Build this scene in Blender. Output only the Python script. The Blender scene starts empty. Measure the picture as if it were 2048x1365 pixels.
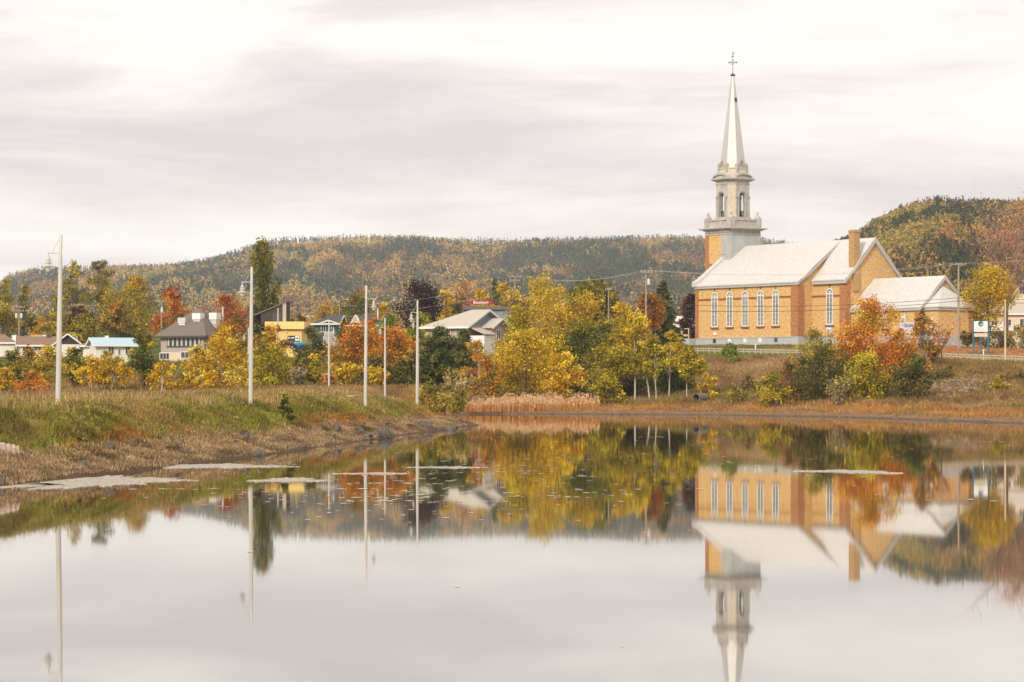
import bpy, math, random
import numpy as np
from mathutils import Vector, Matrix

random.seed(7)
RNG = np.random.default_rng(11)
S = bpy.context.scene
COL = S.collection
PI = math.pi

# ------------------------------------------------------------------ camera
F = 5400.0          # focal length in photograph pixels (2048 wide)
CZ = 3.6            # camera height above the water
HY = 770.0          # row of the horizon in the photograph
cam_d = bpy.data.cameras.new('camera')
cam = bpy.data.objects.new('camera', cam_d)
COL.objects.link(cam)
cam.location = (0, 0, CZ)
cam.rotation_euler = (PI / 2, 0, 0)
cam_d.sensor_width = 36
cam_d.lens = 36 * F / 2048
cam_d.shift_y = (HY - 682.5) / 2048
cam_d.clip_start = 0.5
cam_d.clip_end = 30000
cam_d.dof.use_dof = True
cam_d.dof.focus_distance = 135
cam_d.dof.aperture_fstop = 3.2
S.camera = cam
S.render.resolution_x, S.render.resolution_y = 1024, 682

# ------------------------------------------------------------------ world: bright overcast sky
SUN_AZ = math.radians(206)      # clockwise from +Y
SUN_EL = math.radians(30)
W = bpy.data.worlds.new('World')
S.world = W
W.use_nodes = True
nt = W.node_tree
nt.nodes.clear()
N, L = nt.nodes.new, nt.links.new


def mth(op, a, b=None, c=None, tree=None):
    n = (tree or nt).nodes.new('ShaderNodeMath')
    n.operation = op
    for i, v in enumerate((a, b, c)):
        if v is None:
            continue
        if isinstance(v, (int, float)):
            n.inputs[i].default_value = v
        else:
            (tree or nt).links.new(v, n.inputs[i])
    return n.outputs[0]


def ramp(tree, fac, stops):
    n = tree.nodes.new('ShaderNodeValToRGB')
    e = n.color_ramp.elements
    while len(e) < len(stops):
        e.new(0.5)
    for el, (p, c) in zip(e, stops):
        el.position = p
        el.color = (*c, 1) if len(c) == 3 else c
    tree.links.new(fac, n.inputs[0])
    return n.outputs[0]


sky = N('ShaderNodeTexSky')
sky.sky_type = 'NISHITA'
sky.sun_disc = False
sky.sun_elevation = SUN_EL
sky.sun_rotation = SUN_AZ
tc = N('ShaderNodeTexCoord')
sep = N('ShaderNodeSeparateXYZ')
L(tc.outputs['Generated'], sep.inputs[0])
az = mth('ARCTAN2', sep.outputs[0], sep.outputs[1])
el = sep.outputs[2]


def sky_noise(ka, ke, detail, rough, off, dist=0.0):
    cv = N('ShaderNodeCombineXYZ')
    L(mth('MULTIPLY', az, ka), cv.inputs[0])
    L(mth('MULTIPLY', el, ke), cv.inputs[1])
    cv.inputs[2].default_value = off
    t = N('ShaderNodeTexNoise')
    t.inputs['Scale'].default_value = 1
    t.inputs['Detail'].default_value = detail
    t.inputs['Roughness'].default_value = rough
    t.inputs['Distortion'].default_value = dist
    L(cv.outputs[0], t.inputs['Vector'])
    return t.outputs['Fac']


n1 = sky_noise(4.2, 24, 5, 0.55, 3.3, 0.7)
n2 = sky_noise(16, 85, 6, 0.62, 8.1, 1.2)
cl0 = mth('ADD', mth('MULTIPLY', n1, 0.84), mth('MULTIPLY', n2, 0.16))
# a broad soft bank of grey cloud lies low across the left half, thinning to the right
bx_ = mth('SUBTRACT', mth('ADD', el, mth('MULTIPLY', mth('SUBTRACT', n1, 0.5), 0.05)), mth('MULTIPLY_ADD', az, -0.05, 0.080))
band = mth('POWER', 2.718, mth('MULTIPLY', mth('MULTIPLY', bx_, bx_), -1 / (2 * 0.019 ** 2)))
side = nt.nodes.new('ShaderNodeMapRange'); side.interpolation_type = 'SMOOTHSTEP'
L(az, side.inputs['Value']); side.inputs['From Min'].default_value = -0.12; side.inputs['From Max'].default_value = 0.16
side.inputs['To Min'].default_value = 1.0; side.inputs['To Max'].default_value = 0.45
cl = mth('SUBTRACT', mth('ADD', cl0, 0.035), mth('MULTIPLY', mth('MULTIPLY', band, side.outputs[0]), 0.105))
SKY_GAIN = 10.0   # cloud radiance is given for a background strength of 0.1
cloud = ramp(nt, cl, [(0.35, (0.735, 0.682, 0.665)), (0.44, (0.835, 0.775, 0.74)),
                      (0.52, (0.965, 0.90, 0.84)), (0.60, (1.035, 0.985, 0.915))])
up = N('ShaderNodeMix'); up.data_type = 'RGBA'; up.blend_type = 'MULTIPLY'
up.inputs['Factor'].default_value = 1
L(cloud, up.inputs['A'])
upf = ramp(nt, mth('MULTIPLY', el, 1.0), [(0.0, (0.98, 0.98, 0.985)), (0.12, (1.03, 1.03, 1.03)), (0.6, (1.0, 1.0, 1.0))])
L(upf, up.inputs['B'])
gain = N('ShaderNodeMix'); gain.data_type = 'RGBA'; gain.blend_type = 'MULTIPLY'
gain.inputs['Factor'].default_value = 1
L(up.outputs['Result'], gain.inputs['A'])
gain.inputs['B'].default_value = (SKY_GAIN, SKY_GAIN, SKY_GAIN, 1)
cover = N('ShaderNodeMix'); cover.data_type = 'RGBA'
gap = ramp(nt, cl, [(0.60, (0.97, 0.97, 0.97)), (0.72, (0.86, 0.86, 0.86))])
L(gap, cover.inputs['Factor'])
L(sky.outputs[0], cover.inputs['A'])
L(gain.outputs['Result'], cover.inputs['B'])
bg = N('ShaderNodeBackground')
bg.inputs['Strength'].default_value = 0.1
L(cover.outputs['Result'], bg.inputs['Color'])
wo = N('ShaderNodeOutputWorld')
L(bg.outputs[0], wo.inputs['Surface'])

sun_d = bpy.data.lights.new('sun', 'SUN')
sun_d.energy = 2.9
sun_d.angle = math.radians(10)
sun_d.color = (1.0, 0.90, 0.75)
sun = bpy.data.objects.new('sun', sun_d)
COL.objects.link(sun)
sdir = Vector((math.sin(SUN_AZ) * math.cos(SUN_EL), math.cos(SUN_AZ) * math.cos(SUN_EL), math.sin(SUN_EL)))
sun.rotation_euler = sdir.to_track_quat('Z', 'Y').to_euler()

S.view_settings.view_transform = 'Standard'
S.view_settings.look = 'None'
S.view_settings.exposure = 0.15
S.view_settings.gamma = 1
S.render.engine = 'CYCLES'
S.cycles.use_denoising = True
S.cycles.max_bounces = 8
S.cycles.diffuse_bounces = 2
S.cycles.glossy_bounces = 3
S.cycles.transmission_bounces = 3
S.cycles.transparent_max_bounces = 8
S.cycles.volume_bounces = 0

# ------------------------------------------------------------------ helpers


def lin(c):
    return tuple((v / 255 / 12.92) if v / 255 <= 0.04045 else ((v / 255 + 0.055) / 1.055) ** 2.4 for v in c)


def at(x, y, D):
    """the point at distance D seen at photograph pixel x, y"""
    return Vector(((x - 1024) / F * D, D, CZ + (HY - y) / F * D))


def zat(y, D):
    return CZ + (HY - y) / F * D


def hash2(ix, iy, seed):
    n = (ix.astype(np.int64) * 374761393 + iy.astype(np.int64) * 668265263 + seed * 144665) & 0x7fffffff
    n = ((n ^ (n >> 13)) * 1274126177) & 0x7fffffff
    return ((n ^ (n >> 16)) & 0xffff) / 65535.0


def vnoise(x, y, seed=0):
    x = np.asarray(x, float); y = np.asarray(y, float)
    ix = np.floor(x); iy = np.floor(y)
    fx = x - ix; fy = y - iy
    fx = fx * fx * (3 - 2 * fx); fy = fy * fy * (3 - 2 * fy)
    ix = ix.astype(np.int64); iy = iy.astype(np.int64)
    a = hash2(ix, iy, seed); b = hash2(ix + 1, iy, seed)
    c = hash2(ix, iy + 1, seed); d = hash2(ix + 1, iy + 1, seed)
    return (a * (1 - fx) + b * fx) * (1 - fy) + (c * (1 - fx) + d * fx) * fy


def fbm(x, y, seed=0, o=4):
    t = 0; a = 0.5; s = 0
    for k in range(o):
        t = t + a * vnoise(np.asarray(x) * 2 ** k, np.asarray(y) * 2 ** k, seed + k); s += a; a *= 0.5
    return t / s


# ---- materials
def mat(name, col=(0.5, 0.5, 0.5), rough=0.7, metal=0.0, noise=0.0, nscale=3.0, spec=0.3, bump=0.0, stretch=(1, 1, 1), col2=None, detail=4):
    m = bpy.data.materials.new(name)
    m.use_nodes = True
    t = m.node_tree
    p = t.nodes['Principled BSDF']
    p.inputs['Base Color'].default_value = (*col, 1)
    p.inputs['Roughness'].default_value = rough
    p.inputs['Metallic'].default_value = metal
    p.inputs['Specular IOR Level'].default_value = spec
    if noise or col2 or bump:
        c = t.nodes.new('ShaderNodeTexCoord')
        mp = t.nodes.new('ShaderNodeMapping')
        mp.inputs['Scale'].default_value = stretch
        t.links.new(c.outputs['Object'], mp.inputs[0])
        n = t.nodes.new('ShaderNodeTexNoise')
        n.inputs['Scale'].default_value = nscale
        n.inputs['Detail'].default_value = detail
        n.inputs['Roughness'].default_value = 0.62
        t.links.new(mp.outputs[0], n.inputs['Vector'])
        lo = tuple(max(0, v * (1 - noise)) for v in col)
        hi = col2 if col2 else tuple(v * (1 + noise) for v in col)
        r = ramp(t, n.outputs['Fac'], [(0.32, lo), (0.68, hi)])
        t.links.new(r, p.inputs['Base Color'])
        if bump:
            b = t.nodes.new('ShaderNodeBump')
            b.inputs['Strength'].default_value = bump
            b.inputs['Distance'].default_value = 0.05
            t.links.new(n.outputs['Fac'], b.inputs['Height'])
            t.links.new(b.outputs[0], p.inputs['Normal'])
    return m


def tint_mat(name, rough=0.65, transl=0.0, nscale=0.0, namt=0.3, spec=0.2):
    """a material that takes its colour from the per-point tint of the thing itself"""
    m = bpy.data.materials.new(name)
    m.use_nodes = True
    t = m.node_tree
    p = t.nodes['Principled BSDF']
    a = t.nodes.new('ShaderNodeAttribute')
    a.attribute_name = 'tint'
    c = a.outputs['Color']
    if nscale:
        co = t.nodes.new('ShaderNodeTexCoord')
        n = t.nodes.new('ShaderNodeTexNoise')
        n.inputs['Scale'].default_value = nscale
        n.inputs['Detail'].default_value = 6
        n.inputs['Roughness'].default_value = 0.7
        t.links.new(co.outputs['Object'], n.inputs['Vector'])
        r = ramp(t, n.outputs['Fac'], [(0.3, (1 - namt,) * 3), (0.7, (1 + namt,) * 3)])
        mx = t.nodes.new('ShaderNodeMix'); mx.data_type = 'RGBA'; mx.blend_type = 'MULTIPLY'
        mx.inputs['Factor'].default_value = 1
        t.links.new(c, mx.inputs['A']); t.links.new(r, mx.inputs['B'])
        c = mx.outputs['Result']
    t.links.new(c, p.inputs['Base Color'])
    p.inputs['Roughness'].default_value = rough
    p.inputs['Specular IOR Level'].default_value = spec
    if transl:
        tr = t.nodes.new('ShaderNodeBsdfTranslucent')
        t.links.new(c, tr.inputs['Color'])
        mx = t.nodes.new('ShaderNodeMixShader')
        mx.inputs[0].default_value = transl
        t.links.new(p.outputs[0], mx.inputs[1]); t.links.new(tr.outputs[0], mx.inputs[2])
        t.links.new(mx.outputs[0], t.nodes['Material Output'].inputs['Surface'])
    return m


M = {}
M['leaf'] = tint_mat('leaf', 0.65, 0.16, spec=.12)
M['ground'] = tint_mat('ground', 0.95, 0, 1.3, 0.4, 0.05)
M['blade'] = tint_mat('blade', 0.8, 0.2, spec=0.1)
M['bark'] = mat('bark', (0.10, 0.075, 0.055), 0.9, noise=0.4, nscale=6, spec=0.1)
M['birch'] = mat('birch_bark', (0.50, 0.45, 0.39), 0.8, noise=0.35, nscale=5, stretch=(1, 1, 3), spec=0.1)
M['bark_grey'] = mat('bark_grey', (0.24, 0.20, 0.165), 0.9, noise=0.3, nscale=5, spec=0.1)
M['rock'] = mat('rock', (0.12, 0.10, 0.088), 0.9, noise=0.45, nscale=4, bump=0.5, spec=0.15)
M['asphalt'] = mat('asphalt', (0.30, 0.27, 0.25), 0.9, noise=0.1, nscale=2, spec=0.1)
M['gravel'] = mat('gravel_path', (0.42, 0.36, 0.30), 0.95, noise=0.2, nscale=3, spec=0.05)
M['line'] = mat('road_paint', (0.75, 0.73, 0.68), 0.8)
M['pole_white'] = mat('pole_paint', (0.53, 0.495, 0.45), 0.45, noise=0.06, nscale=3, stretch=(1, 1, 0.2), spec=0.4)
M['lamp_grey'] = mat('lamp_metal', (0.50, 0.475, 0.45), 0.4, spec=0.5)
M['lamp_glass'] = mat('lamp_glass', (0.62, 0.58, 0.50), 0.15, spec=0.5)
M['wood_pole'] = mat('wood_pole', (0.34, 0.28, 0.22), 0.9, noise=0.25, nscale=4, stretch=(4, 4, 0.4), spec=0.1)
M['pale_pole'] = mat('pale_pole', (0.60, 0.47, 0.34), 0.85, noise=0.15, nscale=3, stretch=(4, 4, 0.4), spec=0.1)
M['galv'] = mat('galvanised', (0.55, 0.54, 0.52), 0.5, noise=0.08, nscale=3)
M['cable'] = mat('cable', (0.06, 0.055, 0.05), 0.7)
M['cable_pale'] = mat('cable_pale', (0.5, 0.47, 0.44), 0.6)
M['white'] = mat('white_paint', (0.80, 0.78, 0.74), 0.6, noise=0.04, nscale=2)
M['cream'] = mat('cream_wall', (0.72, 0.62, 0.48), 0.8, noise=0.06, nscale=2)
M['glass'] = mat('window_glass', (0.05, 0.055, 0.06), 0.08, spec=0.6)
M['blue'] = mat('blue_paint', (0.02, 0.13, 0.33), 0.5)
M['teal'] = mat('teal_paint', (0.01, 0.16, 0.24), 0.5)


# ---- mesh building
def mesh_np(name, V, faces, tint=None, smooth=False):
    """V (n,3); faces: an (m,k) array or a list of such arrays"""
    me = bpy.data.meshes.new(name)
    V = np.asarray(V, np.float32)
    if not isinstance(faces, list):
        faces = [faces]
    faces = [np.asarray(f, np.int32) for f in faces if len(f)]
    nl = sum(f.size for f in faces); nf = sum(len(f) for f in faces)
    me.vertices.add(len(V)); me.loops.add(nl); me.polygons.add(nf)
    me.vertices.foreach_set('co', V.ravel())
    me.loops.foreach_set('vertex_index', np.concatenate([f.ravel() for f in faces]))
    tot = np.concatenate([np.full(len(f), f.shape[1], np.int32) for f in faces])
    start = np.concatenate([[0], np.cumsum(tot)[:-1]]).astype(np.int32)
    me.polygons.foreach_set('loop_start', start)
    try:
        me.polygons.foreach_set('loop_total', tot)
    except Exception:
        pass
    if smooth:
        me.polygons.foreach_set('use_smooth', np.ones(nf, bool))
    if tint is not None:
        a = me.attributes.new('tint', 'FLOAT_COLOR', 'POINT')
        c = np.ones((len(V), 4), np.float32); c[:, :3] = tint
        a.data.foreach_set('color', c.ravel())
    me.update(calc_edges=True)
    me.validate()
    return me


def link(name, me, material, parent=None, loc=None):
    o = bpy.data.objects.new(name, me)
    COL.objects.link(o)
    if material is not None:
        me.materials.append(material)
    if parent is not None:
        o.parent = parent
    if loc is not None:
        o.location = loc
    return o


def tag(o, label=None, cat=None, group=None, kind=None):
    if label: o['label'] = label
    if cat: o['category'] = cat
    if group: o['group'] = group
    if kind: o['kind'] = kind
    return o


def empty(name, loc, label, cat, group=None, rz=0.0):
    o = bpy.data.objects.new(name, None)
    COL.objects.link(o)
    o.empty_display_size = 0.3
    o.location = loc
    o.rotation_euler = (0, 0, rz)
    return tag(o, label, cat, group)


class B:
    """collects solids; build() links them as one mesh object"""
    def __init__(s):
        s.v = []; s.f = []; s.cut = []; s.fcut = []

    def add(s, vs, fs):
        k = len(s.v)
        s.cut.append(k); s.fcut.append(len(s.f))
        s.v += [tuple(v) for v in vs]
        s.f += [tuple(i + k for i in f) for f in fs]
        return s

    def box(s, x0, x1, y0, y1, z0, z1):
        return s.add([(x0, y0, z0), (x1, y0, z0), (x1, y1, z0), (x0, y1, z0), (x0, y0, z1), (x1, y0, z1), (x1, y1, z1), (x0, y1, z1)],
                     [(3, 2, 1, 0), (4, 5, 6, 7), (0, 1, 5, 4), (1, 2, 6, 5), (2, 3, 7, 6), (3, 0, 4, 7)])

    def prism(s, pts, axis, a, b):
        """extrude a 2-D polygon along an axis: x: pts are (y,z); y: (x,z); z: (x,y)"""
        n = len(pts)
        def P(p, t):
            return (t, p[0], p[1]) if axis == 'x' else (p[0], t, p[1]) if axis == 'y' else (p[0], p[1], t)
        vs = [P(p, a) for p in pts] + [P(p, b) for p in pts]
        fs = [tuple(range(n))[::-1], tuple(range(n, 2 * n))] + [(i, (i + 1) % n, n + (i + 1) % n, n + i) for i in range(n)]
        return s.add(vs, fs)

    def loft(s, rings, cap=True):
        n = len(rings[0]); vs = [p for r in rings for p in r]; fs = []
        for k in range(len(rings) - 1):
            for i in range(n):
                j = (i + 1) % n
                fs.append((k * n + i, k * n + j, (k + 1) * n + j, (k + 1) * n + i))
        if cap:
            fs.append(tuple(range(n))[::-1]); fs.append(tuple(range((len(rings) - 1) * n, len(rings) * n)))
        return s.add(vs, fs)

    def lathe(s, cx, cy, prof, n=12, ph=0.0):
        return s.loft([[(cx + r * math.cos(ph + 2 * PI * i / n), cy + r * math.sin(ph + 2 * PI * i / n), z) for i in range(n)] for r, z in prof])

    def tube(s, pts, rad, n=6):
        pts = [Vector(p) for p in pts]
        if not hasattr(rad, '__len__'):
            rad = [rad] * len(pts)
        rings = []
        for i, p in enumerate(pts):
            d = (pts[min(i + 1, len(pts) - 1)] - pts[max(i - 1, 0)]).normalized()
            a = d.orthogonal().normalized() if abs(d.z) > 0.95 else d.cross(Vector((0, 0, 1))).normalized()
            b = d.cross(a)
            rings.append([tuple(p + rad[i] * (math.cos(2 * PI * k / n) * a + math.sin(2 * PI * k / n) * b)) for k in range(n)])
        return s.loft(rings)

    def pieces(s, name, material, parent):
        """every solid added becomes an object of its own"""
        cuts = s.cut + [len(s.v)]; fc = s.fcut + [len(s.f)]
        for k in range(len(s.cut)):
            q = B(); q.v = s.v[cuts[k]:cuts[k + 1]]
            q.f = [tuple(i - cuts[k] for i in f) for f in s.f[fc[k]:fc[k + 1]]]
            q.build(name, material, parent)

    def build(s, name, material, parent=None, smooth=False, loc=None):
        me = bpy.data.meshes.new(name)
        me.from_pydata(s.v, [], s.f)
        import bmesh
        bm = bmesh.new(); bm.from_mesh(me)
        bmesh.ops.recalc_face_normals(bm, faces=bm.faces)
        bm.to_mesh(me); bm.free()
        if smooth:
            for p in me.polygons: p.use_smooth = True
            try:
                me.set_sharp_from_angle(angle=math.radians(38))
            except Exception:
                pass
        return link(name, me, material, parent, loc)


# ------------------------------------------------------------------ terrain
POND = np.array([(-24, -30), (-21, 60), (-18, 95), (-15.9, 111), (-13, 134), (-10, 169), (-6.6, 205), (-3.3, 240), (-3.5, 252), (-6, 285),
                 (-7, 315), (-4.3, 334), (8, 331), (23, 324), (37, 299), (47, 250), (60, 200), (80, 120), (90, -30)], float)
_COLS = np.array([-500, 0, 300, 600, 850, 960, 1250, 1400, 1600, 1900, 2048, 2400, 2800], float)
_PROF = [
    [(60, 2), (250, 1.5), (320, 1.7), (335, 2.2), (360, 3), (430, 6.5), (470, 8), (600, 12), (900, 20), (1500, 34)],
    [(60, 2), (250, 1.5), (318, 1.6), (330, 2.3), (360, 3), (430, 6.5), (470, 8), (600, 12), (900, 20), (1500, 34)],
    [(60, 2), (250, 2.1), (305, 2.2), (335, 2.6), (400, 5.5), (440, 7.6), (470, 8.5), (600, 14), (900, 21), (1500, 34)],
    [(60, 2), (250, 2.7), (330, 3.1), (360, 3.5), (420, 6.5), (480, 10), (600, 15), (900, 22), (1500, 34)],
    [(60, 2), (250, 2.9), (320, 3.0), (350, 3.2), (420, 7), (480, 11), (600, 15), (900, 22), (1500, 34)],
    [(60, 1), (320, .5), (340, .6), (350, 1.3), (400, 4.5), (480, 10), (600, 14), (900, 22), (1500, 34)],
    [(60, 1), (325, .4), (332, .6), (350, 1.4), (370, 2.2), (400, 6), (420, 8.2), (480, 11), (600, 14), (900, 22), (1500, 34)],
    [(60, 1), (324, .4), (332, .7), (350, 2), (372, 5), (405, 8.3), (420, 8.9), (480, 10.6), (500, 10.9), (600, 12), (900, 22), (1500, 34)],
    [(60, 1), (308, .3), (320, .9), (340, 2), (388, 7.6), (395, 7.9), (410, 8.5), (470, 10.6), (500, 10.9), (600, 12), (900, 22), (1500, 34)],
    [(60, 1), (275, .3), (300, 1), (330, 3), (378, 7), (385, 7.3), (400, 7.9), (440, 9.7), (500, 10.6), (600, 12), (900, 22), (1500, 34)],
    [(60, 1), (249, .3), (290, 1), (320, 3), (370, 6.4), (378, 6.8), (393, 7.4), (430, 9), (600, 12), (900, 22), (1500, 34)],
    [(60, 1), (220, .5), (290, 2), (320, 4), (370, 6), (400, 7), (430, 8.5), (600, 12), (900, 22), (1500, 34)],
    [(60, 1), (220, .5), (290, 2), (320, 4), (370, 6), (400, 7), (430, 8.5), (600, 12), (900, 22), (1500, 34)],
]


def shore_dist(X, Y):
    """distance inland from the pond's edge (negative on the water)"""
    X = np.asarray(X, float); Y = np.asarray(Y, float)
    best = np.full(X.shape, 1e9); inside = np.zeros(X.shape, bool)
    n = len(POND)
    for i in range(n):
        a = POND[i]; b = POND[(i + 1) % n]
        d = b - a
        t = np.clip(((X - a[0]) * d[0] + (Y - a[1]) * d[1]) / (d @ d), 0, 1)
        best = np.minimum(best, np.hypot(X - a[0] - t * d[0], Y - a[1] - t * d[1]))
        c = ((a[1] > Y) != (b[1] > Y)) & (X < (b[0] - a[0]) * (Y - a[1]) / (b[1] - a[1] + 1e-12) + a[0])
        inside ^= c
    s = np.where(inside, -best, best)
    return s + (fbm(X * 0.35, Y * 0.12, 5, 3) - 0.5) * 1.3


def height(X, Y):
    X = np.asarray(X, float); Y = np.asarray(Y, float)
    s = shore_dist(X, Y)
    col = 1024 + F * X / np.maximum(Y, 30)
    prof = np.stack([np.interp(Y, [p[0] for p in P], [p[1] for p in P]) for P in _PROF])
    k = np.clip(np.searchsorted(_COLS, col) - 1, 0, len(_COLS) - 2)
    t = np.clip((col - _COLS[k]) / (_COLS[k + 1] - _COLS[k]), 0, 1)
    t = t * t * (3 - 2 * t) * 0.5 + t * 0.5
    k2 = k.reshape(-1); idx = np.arange(k2.size)
    pr = prof.reshape(len(_PROF), -1)
    zf = (pr[k2, idx] * (1 - t.reshape(-1)) + pr[k2 + 1, idx] * t.reshape(-1)).reshape(X.shape)
    shore = np.interp(s, [-6, -1, 0, 1.2, 4, 9, 14, 30], [-1.8, -.4, 0, .18, .55, 1.4, 4, 60])
    far = np.minimum(zf, shore)
    bank = np.interp(s, [-6, -1, 0, .6, 2.3, 3.1, 4.2, 5.8, 8, 14, 22, 34], [-1.8, -.4, 0, .22, .75, 1.25, 1.95, 2.5, 2.75, 2.75, 2.45, 2.0])
    bank = bank + np.where(s > 2, (fbm(X * .5, Y * .25, 9, 3) - .5) * .5, 0)
    wl = np.clip((262 - Y) / 45, 0, 1) * np.clip((20 - X) / 12, 0, 1)
    wl = wl * wl * (3 - 2 * wl)
    # the causeway's own crest stays up to the lamps at its far end
    z = far * (1 - wl) + bank * wl
    z = z + np.where((s > .7) & (s < 5) & (Y < 265), (fbm(X * .9, Y * .5, 55, 3) - .5) * .42, 0)
    z = z + np.where(s > 3, (fbm(X * .22, Y * .15, 21, 4) - .5) * np.interp(Y, [100, 300, 600], [.12, .5, .9]), 0)
    road = road_mask(X, Y)
    zr = road_z(X)
    return z * (1 - road) + zr * road


# the road runs behind the guard rail: its near edge in (X, Y, z)
_RX = np.array([at(x, 0, d).x for x, d in ((1150, 425), (1390, 405), (1600, 395), (1900, 385), (2048, 378), (2400, 365))])
_RY = np.array([425, 405, 395, 385, 378, 365.])
_RZ = np.array([8.9, 8.4, 7.95, 7.3, 6.85, 6.1])


def road_y(X): return np.interp(X, _RX, _RY)
def road_z(X): return np.interp(X, _RX, _RZ)


def road_mask(X, Y):
    d = Y - road_y(X)
    m = np.clip((d + 3.0) / 2.0, 0, 1) * np.clip((17 - d) / 4, 0, 1)
    m = m * np.clip((X - _RX[0]) / 8, 0, 1)
    return m * m * (3 - 2 * m)


def gz(x, y):
    return float(height(np.array([x]), np.array([y]))[0])


C_ = {k: np.array(lin(v)) for k, v in dict(
    straw=(188, 158, 112), tan=(166, 134, 84), green=(126, 130, 50), dgreen=(100, 100, 46), rust=(176, 112, 58), wrack=(194, 164, 126),
    mud=(112, 90, 74), brown=(114, 88, 58), lawn=(108, 118, 52), orange=(190, 134, 72), dark=(70, 60, 40), marsh=(190, 128, 66),
    leaves=(196, 138, 96), gravel=(158, 126, 96), olive=(134, 122, 58)).items()}


def zone_colour(X, Y, jit=0.0, blades=False):
    """what grows (or lies) at a place"""
    X = np.asarray(X, float); Y = np.asarray(Y, float)
    s = shore_dist(X, Y)
    n1 = fbm(X * .18, Y * .10, 31, 4); n2 = fbm(X * .7, Y * .3, 47, 4); n3 = fbm(X * .09, Y * .05, 77, 3)
    if jit:
        s = s + RNG.normal(0, .3, X.shape) * jit
        n2 = np.clip(n2 + RNG.normal(0, .12, X.shape) * jit, 0, 1)
    c = np.zeros(X.shape + (3,))
    def mix(c, col, m):
        m = np.clip(m, 0, 1)[..., None]
        return c * (1 - m) + C_[col] * m
    c = c + C_['tan']
    # bank
    b = c.copy()
    gm = np.interp(s, [3, 4.2, 6.5, 8.5], [.9, .9, .6, .1])
    b = mix(b, 'straw', np.clip((n2 - .5) * 4, 0, 1) * .5)
    b = mix(b, 'brown', np.clip((n1 - .5) * 6, 0, 1) * .7)
    b = mix(b, 'green', gm * np.clip((n1 - .30) * 5, 0, 1) * np.clip((n2 - .22) * 4, 0, 1))
    b = mix(b, 'olive', np.clip((n2 - .52) * 6, 0, 1) * .6)
    b = mix(b, 'dgreen', np.clip((.36 - n2) * 6, 0, 1) * .55)
    rust = np.interp(s, [2.0, 2.5, 3.3, 3.9], [0, 1, 1, 0]) * np.clip((n3 - .41) * 7, 0.0, 1) * np.clip((n2 - .3) * 4, 0, 1)
    b = mix(b, 'rust', rust)
    wr = np.interp(s, [.5, 1.0, 2.3, 2.9], [0, 1, 1, 0])
    b = mix(b, 'wrack', wr * np.clip(.55 + (n2 - .4) * 3, 0, 1))
    b = mix(b, 'dark', wr * np.clip((.42 - fbm(X * 1.3, Y * .6, 88, 3)) * 9, 0, .85))
    b = mix(b, 'mud', np.interp(s, [.3, 1.2], [1, 0]))
    # far side
    f = c.copy()
    f = mix(f, 'brown', np.clip((n2 - .28) * 3, 0, 1) * .85)
    f = mix(f, 'olive', np.clip((n1 - .5) * 5, 0, 1) * .7)
    f = mix(f, 'straw', np.clip((n3 - .55) * 5, 0, 1) * .5)
    f = mix(f, 'orange', np.interp(s, [3, 5, 9, 14], [0, 1, .75, 0]) * np.clip(.35 + (n1 - .35) * 3, 0, 1))
    f = mix(f, 'gravel', np.interp(s, [2.0, 4.0], [1, 0]))
    f = mix(f, 'mud', np.interp(s, [.3, 1.4], [1, 0]))
    col = 1024 + F * X / np.maximum(Y, 30)
    dr = Y - road_y(X)
    f = mix(f, 'lawn', np.interp(dr, [-4, -2.4, -.6, -.2], [0, 1, 1, 0]) * (X > 20))
    f = mix(f, 'lawn', (dr > 14) * (X > 0) * np.clip(.5 + (n2 - .4), 0, 1) * .8)
    f = mix(f, 'leaves', (dr > 13) * (col > 1840) * np.clip((n1 - .25) * 5, 0, 1) * .9)
    marsh = np.interp(Y, [240, 270, 318, 326], [0, 1, 1, 0]) * np.interp(col, [100, 420], [1, 0])
    f = mix(f, 'marsh', marsh * np.clip(.4 + (n1 - .35) * 3, 0, 1))
    f = mix(f, 'lawn', np.interp(Y, [380, 400], [0, 1]) * (col < 1000) * np.clip(.6 + (n1 - .4) * 2, 0, 1))
    dirt = np.clip((n3 - .5) * 8, 0, 1) * np.interp(Y - road_y(X), [-50, -40, -15, -8], [0, .5, .5, 0]) * (X > 20)
    f = mix(f, 'gravel', dirt * np.clip((n2 - .5) * 6, 0, 1))
    wl = (np.clip((275 - Y) / 40, 0, 1) * np.clip((20 - X) / 12, 0, 1))[..., None]
    c = f * (1 - wl) + b * wl
    return c


def build_terrain():
    cols = np.concatenate([np.arange(-1400, -200, 60), np.arange(-200, 2260, 7), np.arange(2260, 3600, 60)]).astype(float)
    Ds = np.concatenate([np.arange(8, 88, 4), np.arange(88, 262, .7), np.arange(262, 440, 1.0), np.arange(440, 620, 4), np.geomspace(620, 6000, 30)])
    cc, dd = np.meshgrid(cols, Ds)
    X = (cc - 1024) / F * dd; Y = dd
    Z = height(X, Y)
    Z = np.where(Y > 1500, 34, Z)
    tint = zone_colour(X, Y).reshape(-1, 3) * 0.72
    nr, nc = X.shape
    i = np.arange((nr - 1) * (nc - 1)); r = i // (nc - 1); k = i % (nc - 1)
    q = np.stack([r * nc + k, r * nc + k + 1, (r + 1) * nc + k + 1, (r + 1) * nc + k], 1)
    me = mesh_np('ground', np.stack([X.ravel(), Y.ravel(), Z.ravel()], 1), q, tint, True)
    tag(link('ground', me, M['ground']), kind='structure')


build_terrain()

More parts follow.
